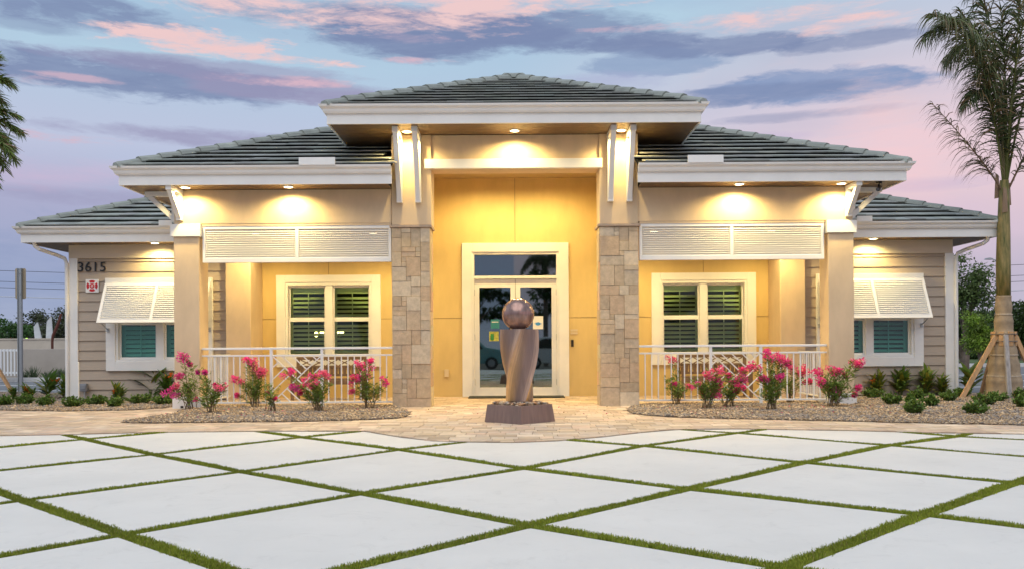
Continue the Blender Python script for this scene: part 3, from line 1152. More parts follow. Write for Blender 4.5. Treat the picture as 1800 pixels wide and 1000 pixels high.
# ---- porch masonry: pilasters, posts, beams
for sgn in (-1, 1):
    def bx(a, b):
        return (min(sgn * a, sgn * b), max(sgn * a, sgn * b))
    off = 0.0 if sgn < 0 else .06
    x0, x1 = bx(5.33 + off, 5.84 + off)
    put('pilaster', MB().box(x0, x1, YW - .12, YP, 0, 3.3), STUCCO, BLD, bevel=.012)
    # corner post
    x0, x1 = bx(5.53, 5.98)
    p = put('corner_post', MB().box(x0, x1, YF, YF + .45, .0, 3.03), STUCCO, BLD, bevel=.014)
    put('post_cap', MB().box(x0 - .04, x1 + .04, YF - .045, YF + .49, 3.02, 3.238), WHITE, p, bevel=.006)
    pb = put('post_base', MB().box(x0 - .025, x1 + .025, YF - .03, YF + .475, .0, .215), WHITE, p, bevel=.006)
    put('drain_block', MB().box(x0 + .12, x0 + .17, YF - .034, YF - .0305, .02, .06), BLACK, p)
    # beam over the porch + return
    x0, x1 = bx(2.145, 5.97)
    put('porch_beam', MB().box(x0, x1, YF + .012, YF + .44, 3.24, MZ), STUCCO, BLD, bevel=.01)
    x0, x1 = bx(5.55, 5.97)
    put('side_beam', MB().box(x0, x1, YF + .44, YP + 1.2, 3.245, MZ), STUCCO, BLD)
    put('porch_ceiling', MB().box(*bx(1.9, 5.9), YF + .44, YP, 3.30, 3.34), mat('porch_ceiling_paint', (.45, .33, .18), .7), BLD)
    # hanging louvre panel
    x0, x1 = (-5.48, -2.155) if sgn < 0 else (2.215, 5.47)
    zb_, zt = 2.565, 3.205
    xm = (x0 + x1) / 2
    lp = put('louver_panel', MB().box(x0, x0 + .05, YF + .03, YF + .10, zb_, zt).box(x1 - .05, x1, YF + .03, YF + .10, zb_, zt)
             .box(x0 + .05, x1 - .05, YF + .03, YF + .10, zb_, zb_ + .075).box(x0 + .05, x1 - .05, YF + .03, YF + .10, zt - .055, zt)
             .box(xm - .028, xm + .028, YF + .028, YF + .10, zb_ + .075, zt - .055), WHITE, BLD, bevel=.003)
    for a, b in ((x0 + .05, xm - .028), (xm + .028, x1 - .05)):
        z = zb_ + .095
        first = None
        while z < zt - .065:
            if first is None:
                poly = [(YF + .035, z - .016), (YF + .039, z - .020), (YF + .090, z + .0195), (YF + .086, z + .0235)]
                first = put('louver', MB().prism(poly, 'x', a, b), LOUV, lp)
                b0 = WL[first.name].copy()
                z0_ = z
            else:
                inst(first, 'louver', lp, (b0.x, b0.y, b0.z + z - z0_))
            z += .0385
    put('beam_strip', MB().box(x0, x1, YF + .02, YF + .3, 3.206, 3.24), STUCCO, BLD)


# ---- stone piers
def ashlar(W, H, unit, seed):
    rr = random.Random(seed)
    nx, nz = round(W / unit), round(H / unit)
    occ = [[False] * nx for _ in range(nz)]
    out = []
    for k in range(nz):
        for i in range(nx):
            if occ[k][i]:
                continue
            opts = [(2, 2), (3, 2), (3, 3), (4, 3), (4, 2), (2, 4), (3, 4), (2, 3), (4, 4), (5, 2), (3, 1), (4, 3), (5, 3)]
            rr.shuffle(opts)
            opts += [(2, 1), (1, 1)]
            for (a, c) in opts:
                if i + a > nx or k + c > nz:
                    continue
                if i + a == nx - 1 and a > 1:
                    continue
                if all(not occ[k + q][i + p_] for q in range(c) for p_ in range(a)):
                    for q in range(c):
                        for p_ in range(a):
                            occ[k + q][i + p_] = True
                    out.append((i * W / nx, (i + a) * W / nx, k * H / nz, (k + c) * H / nz))
                    break
    return out


SCOL = [(.53, .41, .27), (.57, .455, .31), (.50, .38, .25), (.55, .415, .265), (.60, .49, .345), (.51, .41, .285), (.53, .385, .245), (.47, .36, .235), (.56, .44, .295)]
for sgn in (-1, 1):
    x0, x1 = (-2.14, -1.47) if sgn < 0 else (1.51, 2.19)
    H = 3.15
    core = put('stone_pier', MB().box(x0 + .03, x1 - .03, YF + .01, YF + .50, 0, H), MORTAR, BLD)
    for (a, b, c, d_) in ashlar(x1 - x0, H, .085, 31 + sgn):
        pr = random.random() * .016
        g_ = .0022
        col = random.choice(SCOL)
        k = .92 + .16 * random.random()
        col = tuple(v * k for v in col)
        put('stone', MB().box(x0 + a + g_, x0 + b - g_, YF - .022 - pr, YF + .009, c + g_, d_ - g_, col), STONE, core, bevel=.004)
    for xs, dirn in ((x0, -1), (x1, 1)):
        for (a, b, c, d_) in ashlar(.48, H, .12, 77 + sgn + dirn):
            pr = random.random() * .007
            col = tuple(v * (.9 + .2 * random.random()) for v in random.choice(SCOL))
            if dirn < 0:
                q = MB().box(xs - .002 - pr, xs + .029, YF + .012 + a, YF + .008 + b, c + .003, d_ - .003, col)
            else:
                q = MB().box(xs - .029, xs + .002 + pr, YF + .012 + a, YF + .008 + b, c + .003, d_ - .003, col)
            put('side_stone', q, STONE, core)
    put('pier_cap', MB().box(x0 - .035, x1 + .035, YF - .06, YF + .53, H + .002, H + .05), mat('cap_stone', (.42, .32, .24), .8, var=.15, vscale=8, bump=.3), core, bevel=.008)
    # stucco column above the stone
    put('upper_column', MB().box(x0 - .0, x1 + .03 * (sgn < 0) - 0.03 * 0, YF - .01, YF + .5, H + .052, CZ), STUCCO, BLD, bevel=.01)

# header above entrance
put('entrance_header', MB().box(-1.44, 1.51, YF + .03, YF + .45, 4.33, CZ), STUCCO, BLD)
put('header_trim', MB().box(-1.56, 1.56, YF - .06, YF + .028, 4.18, 4.345), WHITE, BLD, bevel=.006)
put('header_soffit', MB().box(-1.44, 1.51, YF + .03, YF + .44, 4.185, 4.328), STUCCO, BLD)
put('entrance_ceiling', MB().box(-1.9, 1.9, YF + .45, YP, 4.62, 4.66), MATS['porch_ceiling_paint'], BLD)
# upper side walls of the centre block
for sgn in (-1, 1):
    xw = (-2.14, -2.04) if sgn < 0 else (2.09, 2.19)
    put('upper_side_wall', MB().box(*xw, YF + .5, 19.5, 3.4, CZ), STUCCO, BLD)


# ---- knee brackets
def bracket(name, base, out, h, reach, wd, th, parent=BLD):
    """base: (x,y) on wall, soffit z=top; out: unit outward 2D vector"""
    x, y, zt = base
    ox, oy = out
    def P(o_, z):
        return Vector((x + ox * o_, y + oy * o_, z))
    mb = MB()
    up = (ox, oy, 0)
    mb.bar(P(th / 2, zt - h), P(th / 2, zt), wd, th, up)
    mb.bar(P(th, zt - th / 2), P(reach, zt - th / 2), wd, th, (0, 0, 1))
    mb.bar(P(th * .6, zt - h + th * .6), P(reach - th * .7, zt - th * .8), wd * .82, th, (0, 0, 1))
    return put(name, mb, WHITE, parent, bevel=.005)


for sgn in (-1, 1):
    for dx_ in ((-1.99, -1.665) if sgn < 0 else (1.70, 2.03)):
        bracket('eave_bracket', (dx_, YF - .012, CZ), (0, -1), 1.20, .62, .10, .10)
    xq = -5.86 if sgn < 0 else 5.88
    bracket('eave_bracket', (xq, YF + .01, MZ), (0, -1), .54, .52, .10, .085)
    bracket('eave_bracket', (-5.972 if sgn < 0 else 5.972, YF + .16, MZ), (-1 if sgn < 0 else 1, 0), .54, .56, .10, .085)


# ---- roofs
def clip3(poly, pl):
    return clip(poly, *pl)


ALLT = []        # candidate tiles: (visible size, mesh builder, roof object)


def roof_plane(roof, e0, e1, up, L, hips, keepfn=None, seed=0, expo=.33, tw=.30, vis=1.0):
    """tiles on a roof plane. e0->e1 along the eave (world), up = unit vector up the slope, L max slope length.
    hips: list of half planes (a,b,c) in (u,v)"""
    e0, e1 = Vector(e0), Vector(e1)
    U = (e1 - e0).normalized()
    wlen = (e1 - e0).length
    V_ = Vector(up).normalized()
    N = U.cross(V_).normalized()
    if N.z < 0:
        N = -N
    rr = random.Random(seed)
    v = -.045
    r = 0
    while v < L:
        u = -tw * (.5 if r % 2 else 0) - .1
        while u < wlen + .1:
            poly = [(u + .002, v), (u + tw - .002, v), (u + tw - .002, v + expo + .06), (u + .002, v + expo + .06)]
            for h in hips:
                poly = clip(poly, *h)
                if len(poly) < 3:
                    break
            if len(poly) >= 3:
                cu = sum(p[0] for p in poly) / len(poly)
                cv = sum(p[1] for p in poly) / len(poly)
                w3 = e0 + U * cu + V_ * cv
                if keepfn is None or keepfn(w3):
                    mb = MB()
                    jit = rr.random() * .006
                    top, bot = [], []
                    for (pu, pv) in poly:
                        s_ = (pv - v) / (expo + .06)
                        ht = .083 + jit - .064 * s_
                        base = e0 + U * pu + V_ * pv
                        top.append(base + N * ht)
                        bot.append(base + N * (ht - .022))
                    n = len(poly)
                    k = .82 + .36 * rr.random()
                    tint = (k * (.96 + .08 * rr.random()), k, k * (.96 + .1 * rr.random()))
                    # orient
                    nrm = (top[1] - top[0]).cross(top[2] - top[1])
                    if nrm.dot(N) < 0:
                        top, bot = top[::-1], bot[::-1]
                    mb.add(top + bot, [tuple(range(n)), tuple(range(n, 2 * n))[::-1]] + [(i, n + i, n + (i + 1) % n, (i + 1) % n) for i in range(n)], tint)
                    area = abs(sum(poly[i][0] * poly[(i + 1) % n][1] - poly[(i + 1) % n][0] * poly[i][1] for i in range(n))) / 2
                    ALLT.append((vis * area / max(1, w3.y) ** 2, mb, roof))
            u += tw
        v += expo
        r += 1


def hip_caps(roof, a, b, seed=0, n=None):
    a, b = Vector(a), Vector(b)
    d_ = (b - a)
    L = d_.length
    d_.normalize()
    side = d_.cross(Vector((0, 0, 1))).normalized()
    up = side.cross(d_).normalized()
    step = .37
    s_ = .0
    rr = random.Random(seed)
    idx = 0
    while s_ < L - .1:
        ln = .44
        mb = MB()
        secs = []
        # wider and higher at the lower (butt) end; overlaps previous tile
        for t, hw, lift in ((0, .135, .034), (ln, .118, .006)):
            c_ = a + d_ * (s_ + t)
            prof = [(-1, -.05), (-.80, .008), (-.36, .044), (.36, .044), (.80, .008), (1, -.05)]
            o_ = [c_ + side * (q * hw) + up * (z_ + lift + .055) for q, z_ in prof]
            i_ = [c_ + side * (q * hw * .86) + up * (z_ * .8 - .016 + lift + .055) for q, z_ in prof]
            secs.append((o_, i_))
        if idx == 0:   # rounded starter: pull the nose down
            o_, i_ = secs[0]
            secs[0] = ([p + Vector((0, 0, -.035)) + d_ * -.03 for p in o_], i_)
            nose = a + d_ * (s_ - .08) + up * .01
        vs = secs[0][0] + secs[1][0] + secs[0][1] + secs[1][1]
        m_ = 6
        fs = []
        for i in range(m_ - 1):
            fs.append((i, i + 1, m_ + i + 1, m_ + i))
            fs.append((2 * m_ + i + 1, 2 * m_ + i, 3 * m_ + i, 3 * m_ + i + 1))
            fs.append((i + 1, i, 2 * m_ + i, 2 * m_ + i + 1))
            fs.append((m_ + i, m_ + i + 1, 3 * m_ + i + 1, 3 * m_ + i))
        fs.append((0, m_, 3 * m_, 2 * m_))
        fs.append((m_ - 1, 3 * m_ - 1, 4 * m_ - 1, 2 * m_ - 1))
        k = .80 + .2 * rr.random()
        if idx == 0:
            vs.append(nose)
            for i in range(m_ - 1):
                fs.append((i + 1, i, len(vs) - 1))
        mb.add(vs, fs, (k, k * 1.02, k))
        put('ridge_tile', mb, TILE, roof)
        s_ += step
        idx += 1


SL = .45
NS = math.sqrt(1 + SL * SL)


def gutter_profile(z):
    # K-style gutter: z is the gutter's bottom
    return [(.02, z), (.055, z), (.075, z + .03), (.085, z + .065), (.125, z + .10), (.135, z + .135), (.118, z + .135), (.112, z + .12),
            (.02, z + .10)]


def eave(x0, x1, yf, zs, back, left=True, right=True, back_r=None, name='fascia'):
    """fascia board and gutter along an eave; path runs so that outward is on the right"""
    back_r = back_r or back
    path = []
    if left:
        path += [(x0, back)]
    path += [(x0, yf), (x1, yf)]
    if right:
        path += [(x1, back_r)]
    # travelling from back-left to front-left to front-right: outward must be on the right-hand side
    f = MB().sweep([(-.03, zs - .015), (0.0, zs - .015), (0.0, zs + .165), (-.03, zs + .165)], path)
    fo = put(name, f, WHITE, BLD)
    g_ = MB().sweep([(q - .018, z) for q, z in gutter_profile(zs + .155)], path)
    go = put('gutter', g_, WHITE, BLD)
    return fo, go


def hiproof(x0, x1, yf, yb_, ze, keep, seed, vis=1.0, sides=(True, True), capmax=99):
    hd_ = min((x1 - x0) / 2, (yb_ - yf) / 2)
    zr = ze + hd_ * SL
    xm0, xm1 = x0 + hd_, x1 - hd_
    rf = MB()
    A_, B_, C_, D_ = (x0, yf, ze), (x1, yf, ze), (x1, yb_, ze), (x0, yb_, ze)
    if (x1 - x0) > (yb_ - yf):
        R0, R1 = (xm0, (yf + yb_) / 2, zr), (xm1, (yf + yb_) / 2, zr)
        fs = [((A_, B_, R1, R0)), ((B_, C_, R1)), ((C_, D_, R0, R1)), ((D_, A_, R0))]
    else:
        R0, R1 = ((x0 + x1) / 2, yf + hd_, zr), ((x0 + x1) / 2, yb_ - hd_, zr)
        fs = [((A_, B_, R0)), ((B_, C_, R1, R0)), ((C_, D_, R1)), ((D_, A_, R0, R1))]
    return A_, B_, C_, D_, R0, R1, zr, hd_, fs


# centre roof
def build_roof(x0, x1, yf, yb_, ze, seed, region=None, caps=(True, True), deckclip=None):
    A_, B_, C_, D_, R0, R1, zr, hd_, fs = hiproof(x0, x1, yf, yb_, ze, None, seed)
    dk = MB()
    for f in fs:
        f = [Vector(p) for p in f]
        if deckclip:
            pl = [(p.x, p.y) for p in f]
            # plane equation to lift the clipped polygon again
            n_ = (f[1] - f[0]).cross(f[2] - f[1])
            for h in deckclip:
                pl = clip(pl, *h)
                if len(pl) < 3:
                    break
            if len(pl) < 3:
                continue
            f = [Vector((p[0], p[1], f[0].z - (n_.x * (p[0] - f[0].x) + n_.y * (p[1] - f[0].y)) / n_.z)) for p in pl]
        dk.add(f, [tuple(range(len(f)))])
    roof = put('roof', dk, DECK, BLD)
    W = x1 - x0
    Lp = hd_ * NS
    # front plane in (u,v): 45 degree hips -> u >= v/NS , u <= W - v/NS
    m_ = .0
    roof_plane(roof, A_, B_, (0, 1, SL), Lp, [(-1, 1 / NS, -m_), (1, 1 / NS, W - m_), (0, 1, Lp)], region, seed)
    D2 = yb_ - yf
    if caps[0]:
        roof_plane(roof, D_, A_, (1, 0, SL), Lp, [(-1, 1 / NS, 0), (1, 1 / NS, D2), (0, 1, Lp)], region, seed + 1, vis=.02)
        hip_caps(roof, A_, R0, seed) if W > D2 else hip_caps(roof, A_, R0, seed)
    if caps[1]:
        roof_plane(roof, B_, C_, (-1, 0, SL), Lp, [(-1, 1 / NS, 0), (1, 1 / NS, D2), (0, 1, Lp)], region, seed + 2, vis=.02)
        hip_caps(roof, B_, R1 if W > D2 else R0, seed + 5)
    if W <= D2:
        hip_caps(roof, Vector(R0) + Vector((0, .1, .0)), R1, seed + 9)
    return roof


# centre
cx0, cx1 = -3.09, 3.13
build_roof(cx0 + .0, cx1 - .0, 14.16, 22.0, CZ + .275, 3)
eave(cx0, cx1, 14.17, CZ, 17.2)
# mid block, split left/right of the centre block
for sgn in (-1, 1):
    x_in = -2.06 if sgn < 0 else 2.11
    mx0, mx1 = -6.68, 6.66
    reg = (lambda p: p.x < -2.14 or (p.x < -2.06 and p.y < 14.9)) if sgn < 0 else (lambda p: p.x > 2.19 or (p.x > 2.11 and p.y < 14.9))
    dc = [(1, 0, x_in)] if sgn < 0 else [(-1, 0, -x_in)]
    build_roof(mx0 + .0, mx1 - .0, 14.44, 27.8, MZ + .275, 20 + sgn, reg, (sgn < 0, sgn > 0), dc)
    eave(mx0 if sgn < 0 else x_in, x_in if sgn < 0 else mx1, 14.45, MZ, 19.5, sgn < 0, sgn > 0)
# wings
for sgn in (-1, 1):
    wx0, wx1 = (-9.72, -5.98) if sgn < 0 else (5.98, 9.56)
    full0, full1 = (-9.72, 9.5) if sgn < 0 else (-9.5, 9.56)
    reg = (lambda p: p.x < -6.0 and p.y < 16.9 + (p.x + 13.2) * 3) if sgn < 0 else (lambda p: p.x > 6.0)
    reg = (lambda p: p.x < -6.0) if sgn < 0 else (lambda p: p.x > 6.0)
    dc = [(1, 0, -5.99)] if sgn < 0 else [(-1, 0, -5.99)]
    build_roof(full0 + .0, full1 - .0, 16.82, 25.5, WZ + .275, 40 + sgn, reg, (sgn < 0, sgn > 0), dc)
    eave(wx0, wx1, 16.83, WZ, 25.0, sgn < 0, sgn > 0)

ALLT.sort(key=lambda t: -t[0])
restm = {}
for k, (a, mb, roof) in enumerate(ALLT):
    if k < 300:
        put('roof_tile', mb, TILE, roof)
    else:
        r_ = restm.setdefault(roof.name, (roof, MB()))[1]
        r_.add(mb.v, mb.f, mb.c[0])
for nm, (roof, mb) in restm.items():
    put('small_roof_tiles', mb, TILE, roof, kind='stuff')

# splash plates on the gutters
for px0, px1, y_, z0 in ((527, 591, 14.32, MZ + .28), (1211, 1274, 14.32, MZ + .28)):
    put('splash_guard', MB().box(PX(px0, y_), PX(px1, y_), y_ - .004, y_ + .012, z0, z0 + .13), WHITE, BLD, bevel=.004)
for px0, px1 in ((280, 303), (1508, 1535)):
    put('splash_guard', MB().box(PX(px0, 16.7), PX(px1, 16.7), 16.70, 16.715, WZ + .28, WZ + .39), WHITE, BLD, bevel=.004)


# ---- soffits: boards laid along x in front, along y at the sides
def soffit(x0, x1, y0, y1, z, name, bw=.11, along='x'):
    base = put(name, MB().box(x0, x1, y0, y1, z + .014, z + .03), DARK, BLD)
    a, b = (y0, y1) if along == 'x' else (x0, x1)
    n = max(1, round((b - a) / bw))
    st = (b - a) / n
    for k in range(n):
        p, q = a + k * st + .003, a + (k + 1) * st - .003
        if along == 'x':
            put('soffit_board', MB().box(x0 + .002, x1 - .002, p, q, z, z + .013), WOODD, base)
        else:
            put('soffit_board', MB().box(p, q, y0 + .002, y1 - .002, z, z + .013), WOODD, base)


soffit(cx0 + .03, cx1 - .03, 14.2, YF - .012, CZ, 'soffit')
soffit(cx0 + .03, -2.145, YF - .01, 16.6, CZ, 'soffit', along='x')
soffit(2.195, cx1 - .03, YF - .01, 16.6, CZ, 'soffit', along='x')
soffit(-6.65, -2.145, 14.48, YF + .010, MZ, 'soffit', bw=.13)
soffit(2.2, 6.63, 14.48, YF + .010, MZ, 'soffit', bw=.13)
soffit(-6.65, -5.972, YF + .012, 18.5, MZ, 'soffit', bw=.13)
soffit(5.972, 6.63, YF + .012, 18.5, MZ, 'soffit', bw=.13)
soffit(-9.69, -5.99, 16.86, YW - .034, WZ, 'soffit', bw=.13)
soffit(5.99, 9.53, 16.86, YW - .034, WZ, 'soffit', bw=.13)
soffit(-9.69, -9.07, YW - .03, 24.5, WZ, 'soffit', bw=.13)
soffit(8.97, 9.53, YW - .03, 24.5, WZ, 'soffit', bw=.13)

# ---- downspouts
for sgn in (-1, 1):
    xg = -9.50 if sgn < 0 else 9.40
    xw = -9.09 if sgn < 0 else 8.99
    yd = YW - .05
    pts = [(xg, 16.9, WZ - .0), (xg, 16.93, WZ - .07), (xg + .06 * -sgn, 16.97, WZ - .13), (xw + .16 * sgn, yd - .05, WZ - .22), (xw + .04 * sgn, yd, WZ - .28), (xw, yd, WZ - .38), (xw, yd, .05)]
    put('downspout', MB().tube(pts, .038, 10), WHITE, BLD)

# =================================================================== LIGHTS (recessed lamps seen in the soffits)
LENS = mat('lit_lens', (1, .9, .6), .3, emit=(1.0, .80, .45), estr=14)
LG = 'warm recessed soffit lights'


def downlight(x, y, z, label, power=22, size=165, blend=.6, col=(1.0, .76, .31), rad=.06, hidden=False):
    t = thing('recessed_light', label, 'light', (x, y, z), LG)
    ring = MB().lathe([(.095, 0), (.095, -.012), (.072, -.014), (.07, -.004)], (x, y, z), 20)
    put('trim_ring', ring, WHITE, t)
    put('lens', MB().lathe([(.068, -.0045), (.066, -.012), (.04, -.017), (.001, -.018)], (x, y, z), 20), LENS, t)
    ld = bpy.data.lights.new('lamp', 'SPOT')
    ld.energy = power
    ld.spot_size = R(size)
    ld.spot_blend = blend
    ld.shadow_soft_size = rad
    ld.color = col
    lo = bpy.data.objects.new('lamp', ld)
    link(lo, 'lamp', t, (x, y, z - .04))
    return t


LBL = [
    (DX, 14.70, CZ - .002, 'recessed light in the middle of the entrance canopy soffit', 150),
    (-1.83, 14.72, CZ - .002, 'recessed light between the bracket pair over the left stone pier', 125),
    (1.865, 14.72, CZ - .002, 'recessed light between the bracket pair over the right stone pier', 125),
    (-3.88, 14.72, MZ - .002, 'recessed light in the left porch eave, midway over the louvre panel', 145),
    (3.90, 14.72, MZ - .002, 'recessed light in the right porch eave, midway over the louvre panel', 145),
    (-5.66, 14.72, MZ - .002, 'recessed light beside the white corner bracket of the left porch', 130),
    (5.66, 14.72, MZ - .002, 'recessed light beside the white corner bracket of the right porch', 130),
    (-7.18, 17.08, WZ - .002, 'recessed light in the left wing eave above the tilted shutter', 110),
    (7.20, 17.08, WZ - .002, 'recessed light in the right wing eave above the tilted shutter', 110),
]
for x, y, z, lb, pw in LBL:
    downlight(x, y, z, lb, pw)
for sx in (-1, 1):
    for k, xx in enumerate((2.75, 5.05)):
        downlight(sx * xx, 16.7, 3.298, 'recessed light in the %s porch ceiling, %s' % ('left' if sx < 0 else 'right', ('next to the stone pier end', 'next to the outer corner post')[k]), 180, 168)
for sx in (-1, 1):
    downlight(DX + sx * .62, 16.9, 4.618, 'recessed light in the entrance ceiling, %s of the door axis' % ('left' if sx < 0 else 'right'), 240, 168)


# =================================================================== RAILINGS
def railing(sgn, label):
    Y0 = YF + .12
    x0, x1 = (-5.53, -2.15) if sgn < 0 else (2.20, 5.53)
    t = thing('porch_railing', label, 'railing', ((x0 + x1) / 2, Y0, 0), 'white porch railings')
    put('top_rail', MB().box(x0, x1, Y0 - .03, Y0 + .03, 1.035, 1.075), RAILW, t, bevel=.006)
    put('middle_rail', MB().box(x0, x1, Y0 - .018, Y0 + .018, .915, .945), RAILW, t, bevel=.003)
    put('bottom_rail', MB().box(x0, x1, Y0 - .018, Y0 + .018, .085, .115), RAILW, t, bevel=.003)
    if sgn < 0:
        posts = [PX(477, Y0), PX(566, Y0)]
    else:
        posts = [PX(1249, Y0), PX(1337, Y0)]
    for p in posts:
        put('railing_post', MB().box(p - .025, p + .025, Y0 - .025, Y0 + .025, .0, 1.034), RAILW, t, bevel=.003)
    bal = None
    for a, b in ((x0, posts[0]), (posts[1], x1)):
        n = round((b - a) / .115)
        for k in range(1, n):
            x = a + (b - a) * k / n
            if bal is None:
                bal = put('baluster', MB().box(x - .0095, x + .0095, Y0 - .0095, Y0 + .0095, .116, .914), RAILW, t)
            else:
                inst(bal, 'baluster', t, (x, Y0, .116))
    # chippendale infill
    a, b = posts[0] + .026, posts[1] - .026
    c, d_ = .116, .914
    W, H = b - a, d_ - c
    yo = Y0

    def seg(u0, v0, u1, v1):
        put('lattice_bar', MB().bar((a + u0 * W, yo, c + v0 * H), (a + u1 * W, yo, c + v1 * H), .019, .019, (0, 1, 0)), RAILW, t)
    seg(0, 1, 1, 0)          # main diagonal
    seg(1, 1, .515, .515)
    seg(.485, .485, 0, 0)
    for k in (.2, .42, .64, .84):     # upper triangle, parallel to main diagonal
        m = (1 + k) / 2
        seg(k, 1, m, m)
    for k in (.2, .42, .64, .84):
        m = (1 - k) / 2
        seg(1 - k, 0, m, m)
    for k in (.24, .5, .76):         # left triangle, parallel to the other diagonal
        m = k / 2
        seg(0, 1 - k, m - .0, 1 - m) if False else seg(0, 1 - 2 * (k / 2), (k / 2), 1 - (k / 2))
    for k in (.24, .5, .76):
        seg(1, k, 1 - k / 2, k / 2)
    # side return towards the wing
    xs = -5.76 if sgn < 0 else 5.76
    y0_, y1_ = YF + .47, YW - .14
    put('side_rail', MB().box(xs - .03, xs + .03, y0_, y1_, 1.035, 1.075).box(xs - .018, xs + .018, y0_, y1_, .915, .945)
        .box(xs - .018, xs + .018, y0_, y1_, .085, .115), RAILW, t, bevel=.003)
    n = round((y1_ - y0_) / .115)
    for k in range(1, n):
        inst(bal, 'baluster', t, (xs, y0_ + (y1_ - y0_) * k / n, .116))
    return t


railing(-1, 'white metal railing with diagonal lattice panel on the left porch')
railing(1, 'white metal railing with diagonal lattice panel on the right porch')


# =================================================================== BENCHES
TEAK = mat('weathered_teak', (.20, .125, .07), .65, var=.3, vscale=8, bump=.2)


def bench(xa, xb, y, label):
    t = thing('garden_bench', label, 'bench', ((xa + xb) / 2, y, 0), 'teak benches on the porches')
    for x in (xa + .03, xb - .03):
        put('leg', MB().box(x - .03, x + .03, y - .26, y - .20, .017, .62), TEAK, t, bevel=.004)
        put('leg', MB().box(x - .03, x + .03, y + .22, y + .28, .017, .88), TEAK, t, bevel=.004)
        put('armrest', MB().box(x - .035, x + .035, y - .28, y + .22, .62, .65), TEAK, t, bevel=.004)
    for k in range(6):
        yy0 = y - .25 + k * .075
        put('seat_slat', MB().box(xa + .065, xb - .065, yy0, yy0 + .06, .42, .445), TEAK, t)
    put('apron', MB().box(xa + .065, xb - .065, y - .262, y - .242, .33, .418), TEAK, t)
    back = put('backrest', MB().box(xa + .065, xb - .065, y + .23, y + .27, .82, .88).box(xa + .065, xb - .065, y + .23, y + .27, .66, .70)
               .box(xa + .065, xb - .065, y + .23, y + .27, .48, .53), TEAK, t)
    n = 5
    w_ = (xb - xa - .13) / n
    for k in range(n):
        a = xa + .065 + k * w_
        put('cross_brace', MB().bar((a + .015, y + .25, .70), (a + w_ - .015, y + .25, .82), .02, .022, (0, 1, 0))
            .bar((a + .015, y + .25, .82), (a + w_ - .015, y + .25, .70), .018, .022, (0, 1, 0)), TEAK, back)
    n = 15
    w_ = (xb - xa - .13) / n
    first = None
    for k in range(n):
        a = xa + .065 + (k + .5) * w_
        if first is None:
            first = put('back_slat', MB().box(a - .030, a + .030, y + .238, y + .26, .53, .66), TEAK, back)
        else:
            inst(first, 'back_slat', back, (a, y + .249, .53))


bench(PX(516, 17.35), PX(641, 17.35), 17.35, 'brown slatted garden bench with crossed back on the left porch')
bench(PX(1194, 17.35), PX(1317, 17.35), 17.35, 'brown slatted garden bench with crossed back on the right porch')

# =================================================================== FOUNTAIN
fx, fy = PX(913, 11.9), 11.92
ft = thing('sphere_fountain', 'twisted copper urn fountain carrying a ball, on a square basin of river pebbles', 'fountain', (fx, fy, 0))
bs = MB()


def ring4(hd, z, rot=0):
    return [(fx + hd * math.cos(rot + math.pi / 2 * k), fy + hd * math.sin(rot + math.pi / 2 * k), z) for k in range(4)]


r0 = -math.pi / 2 + .02
vs = ring4(.495, .014, r0) + ring4(.455, .262, r0) + ring4(.435, .262, r0) + ring4(.435, .19, r0)
fs = []
for L_ in range(3):
    for k in range(4):
        k2 = (k + 1) % 4
        fs.append((L_ * 4 + k, L_ * 4 + k2, L_ * 4 + 4 + k2, L_ * 4 + 4 + k))
fs.append((12, 13, 14, 15))
bs.add(vs, fs)
put('basin', bs, BRONZE, ft, bevel=.006)
n = 330
a = RNG.random(n) * 2 - 1
b_ = RNG.random(n) * 2 - 1
pts = np.c_[fx + (a + b_) * .5 * .40, fy + (a - b_) * .5 * .40]
cols = np.array([[.40, .27, .16], [.26, .16, .10], [.50, .38, .26], [.34, .29, .25], [.44, .24, .12]])[RNG.integers(0, 5, n)]
pebbles('river_pebbles', pts, .258 + RNG.random(n) * .030, .022 + RNG.random(n) * .022, cols, ft, flat=.55)
ped = MB()
vs = ring4(.185, .18, r0 + .1) + ring4(.185, .325, r0 + .1)
ped.add(vs, [(0, 1, 5, 4), (1, 2, 6, 5), (2, 3, 7, 6), (3, 0, 4, 7), (3, 2, 1, 0), (4, 5, 6, 7)])
put('pedestal', ped, BRONZE, ft, bevel=.006)
urn = MB()
NS_, NR_ = 48, 48
z0, z1 = .305, 1.30
o_ = []
for s_ in range(NS_ + 1):
    t_ = s_ / NS_
    z = z0 + (z1 - z0) * t_
    hw = np.interp(t_, [0, .12, .3, .5, .7, .85, 1], [.205, .222, .248, .268, .277, .275, .268])
    rot = r0 + .05 + (-1.25) * (1 - t_) ** 1.05
    for k in range(NR_):
        th = 2 * math.pi * k / NR_
        # rounded square with crisp ridges
        c_, s2 = math.cos(th), math.sin(th)
        p_ = 1.04
        rr_ = 1.0 / ((abs(c_) ** p_ + abs(s2) ** p_) ** (1 / p_))
        rr_ = rr_ * 1.0
        o_.append((fx + hw * rr_ * math.cos(th + rot), fy + hw * rr_ * math.sin(th + rot), z))
fs = []
for s_ in range(NS_):
    for k in range(NR_):
        k2 = (k + 1) % NR_
        fs.append((s_ * NR_ + k, s_ * NR_ + k2, (s_ + 1) * NR_ + k2, (s_ + 1) * NR_ + k))
urn.add(o_, fs)
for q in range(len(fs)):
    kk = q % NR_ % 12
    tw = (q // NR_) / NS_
    # ridge highlights painted in as a lighter golden patina edge, stronger lower down
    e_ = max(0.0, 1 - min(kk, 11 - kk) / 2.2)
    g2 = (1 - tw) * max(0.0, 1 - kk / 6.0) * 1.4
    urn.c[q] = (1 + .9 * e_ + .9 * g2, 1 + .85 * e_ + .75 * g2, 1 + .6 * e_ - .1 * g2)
urn.add(o_[:NR_], [tuple(range(NR_))[::-1]])
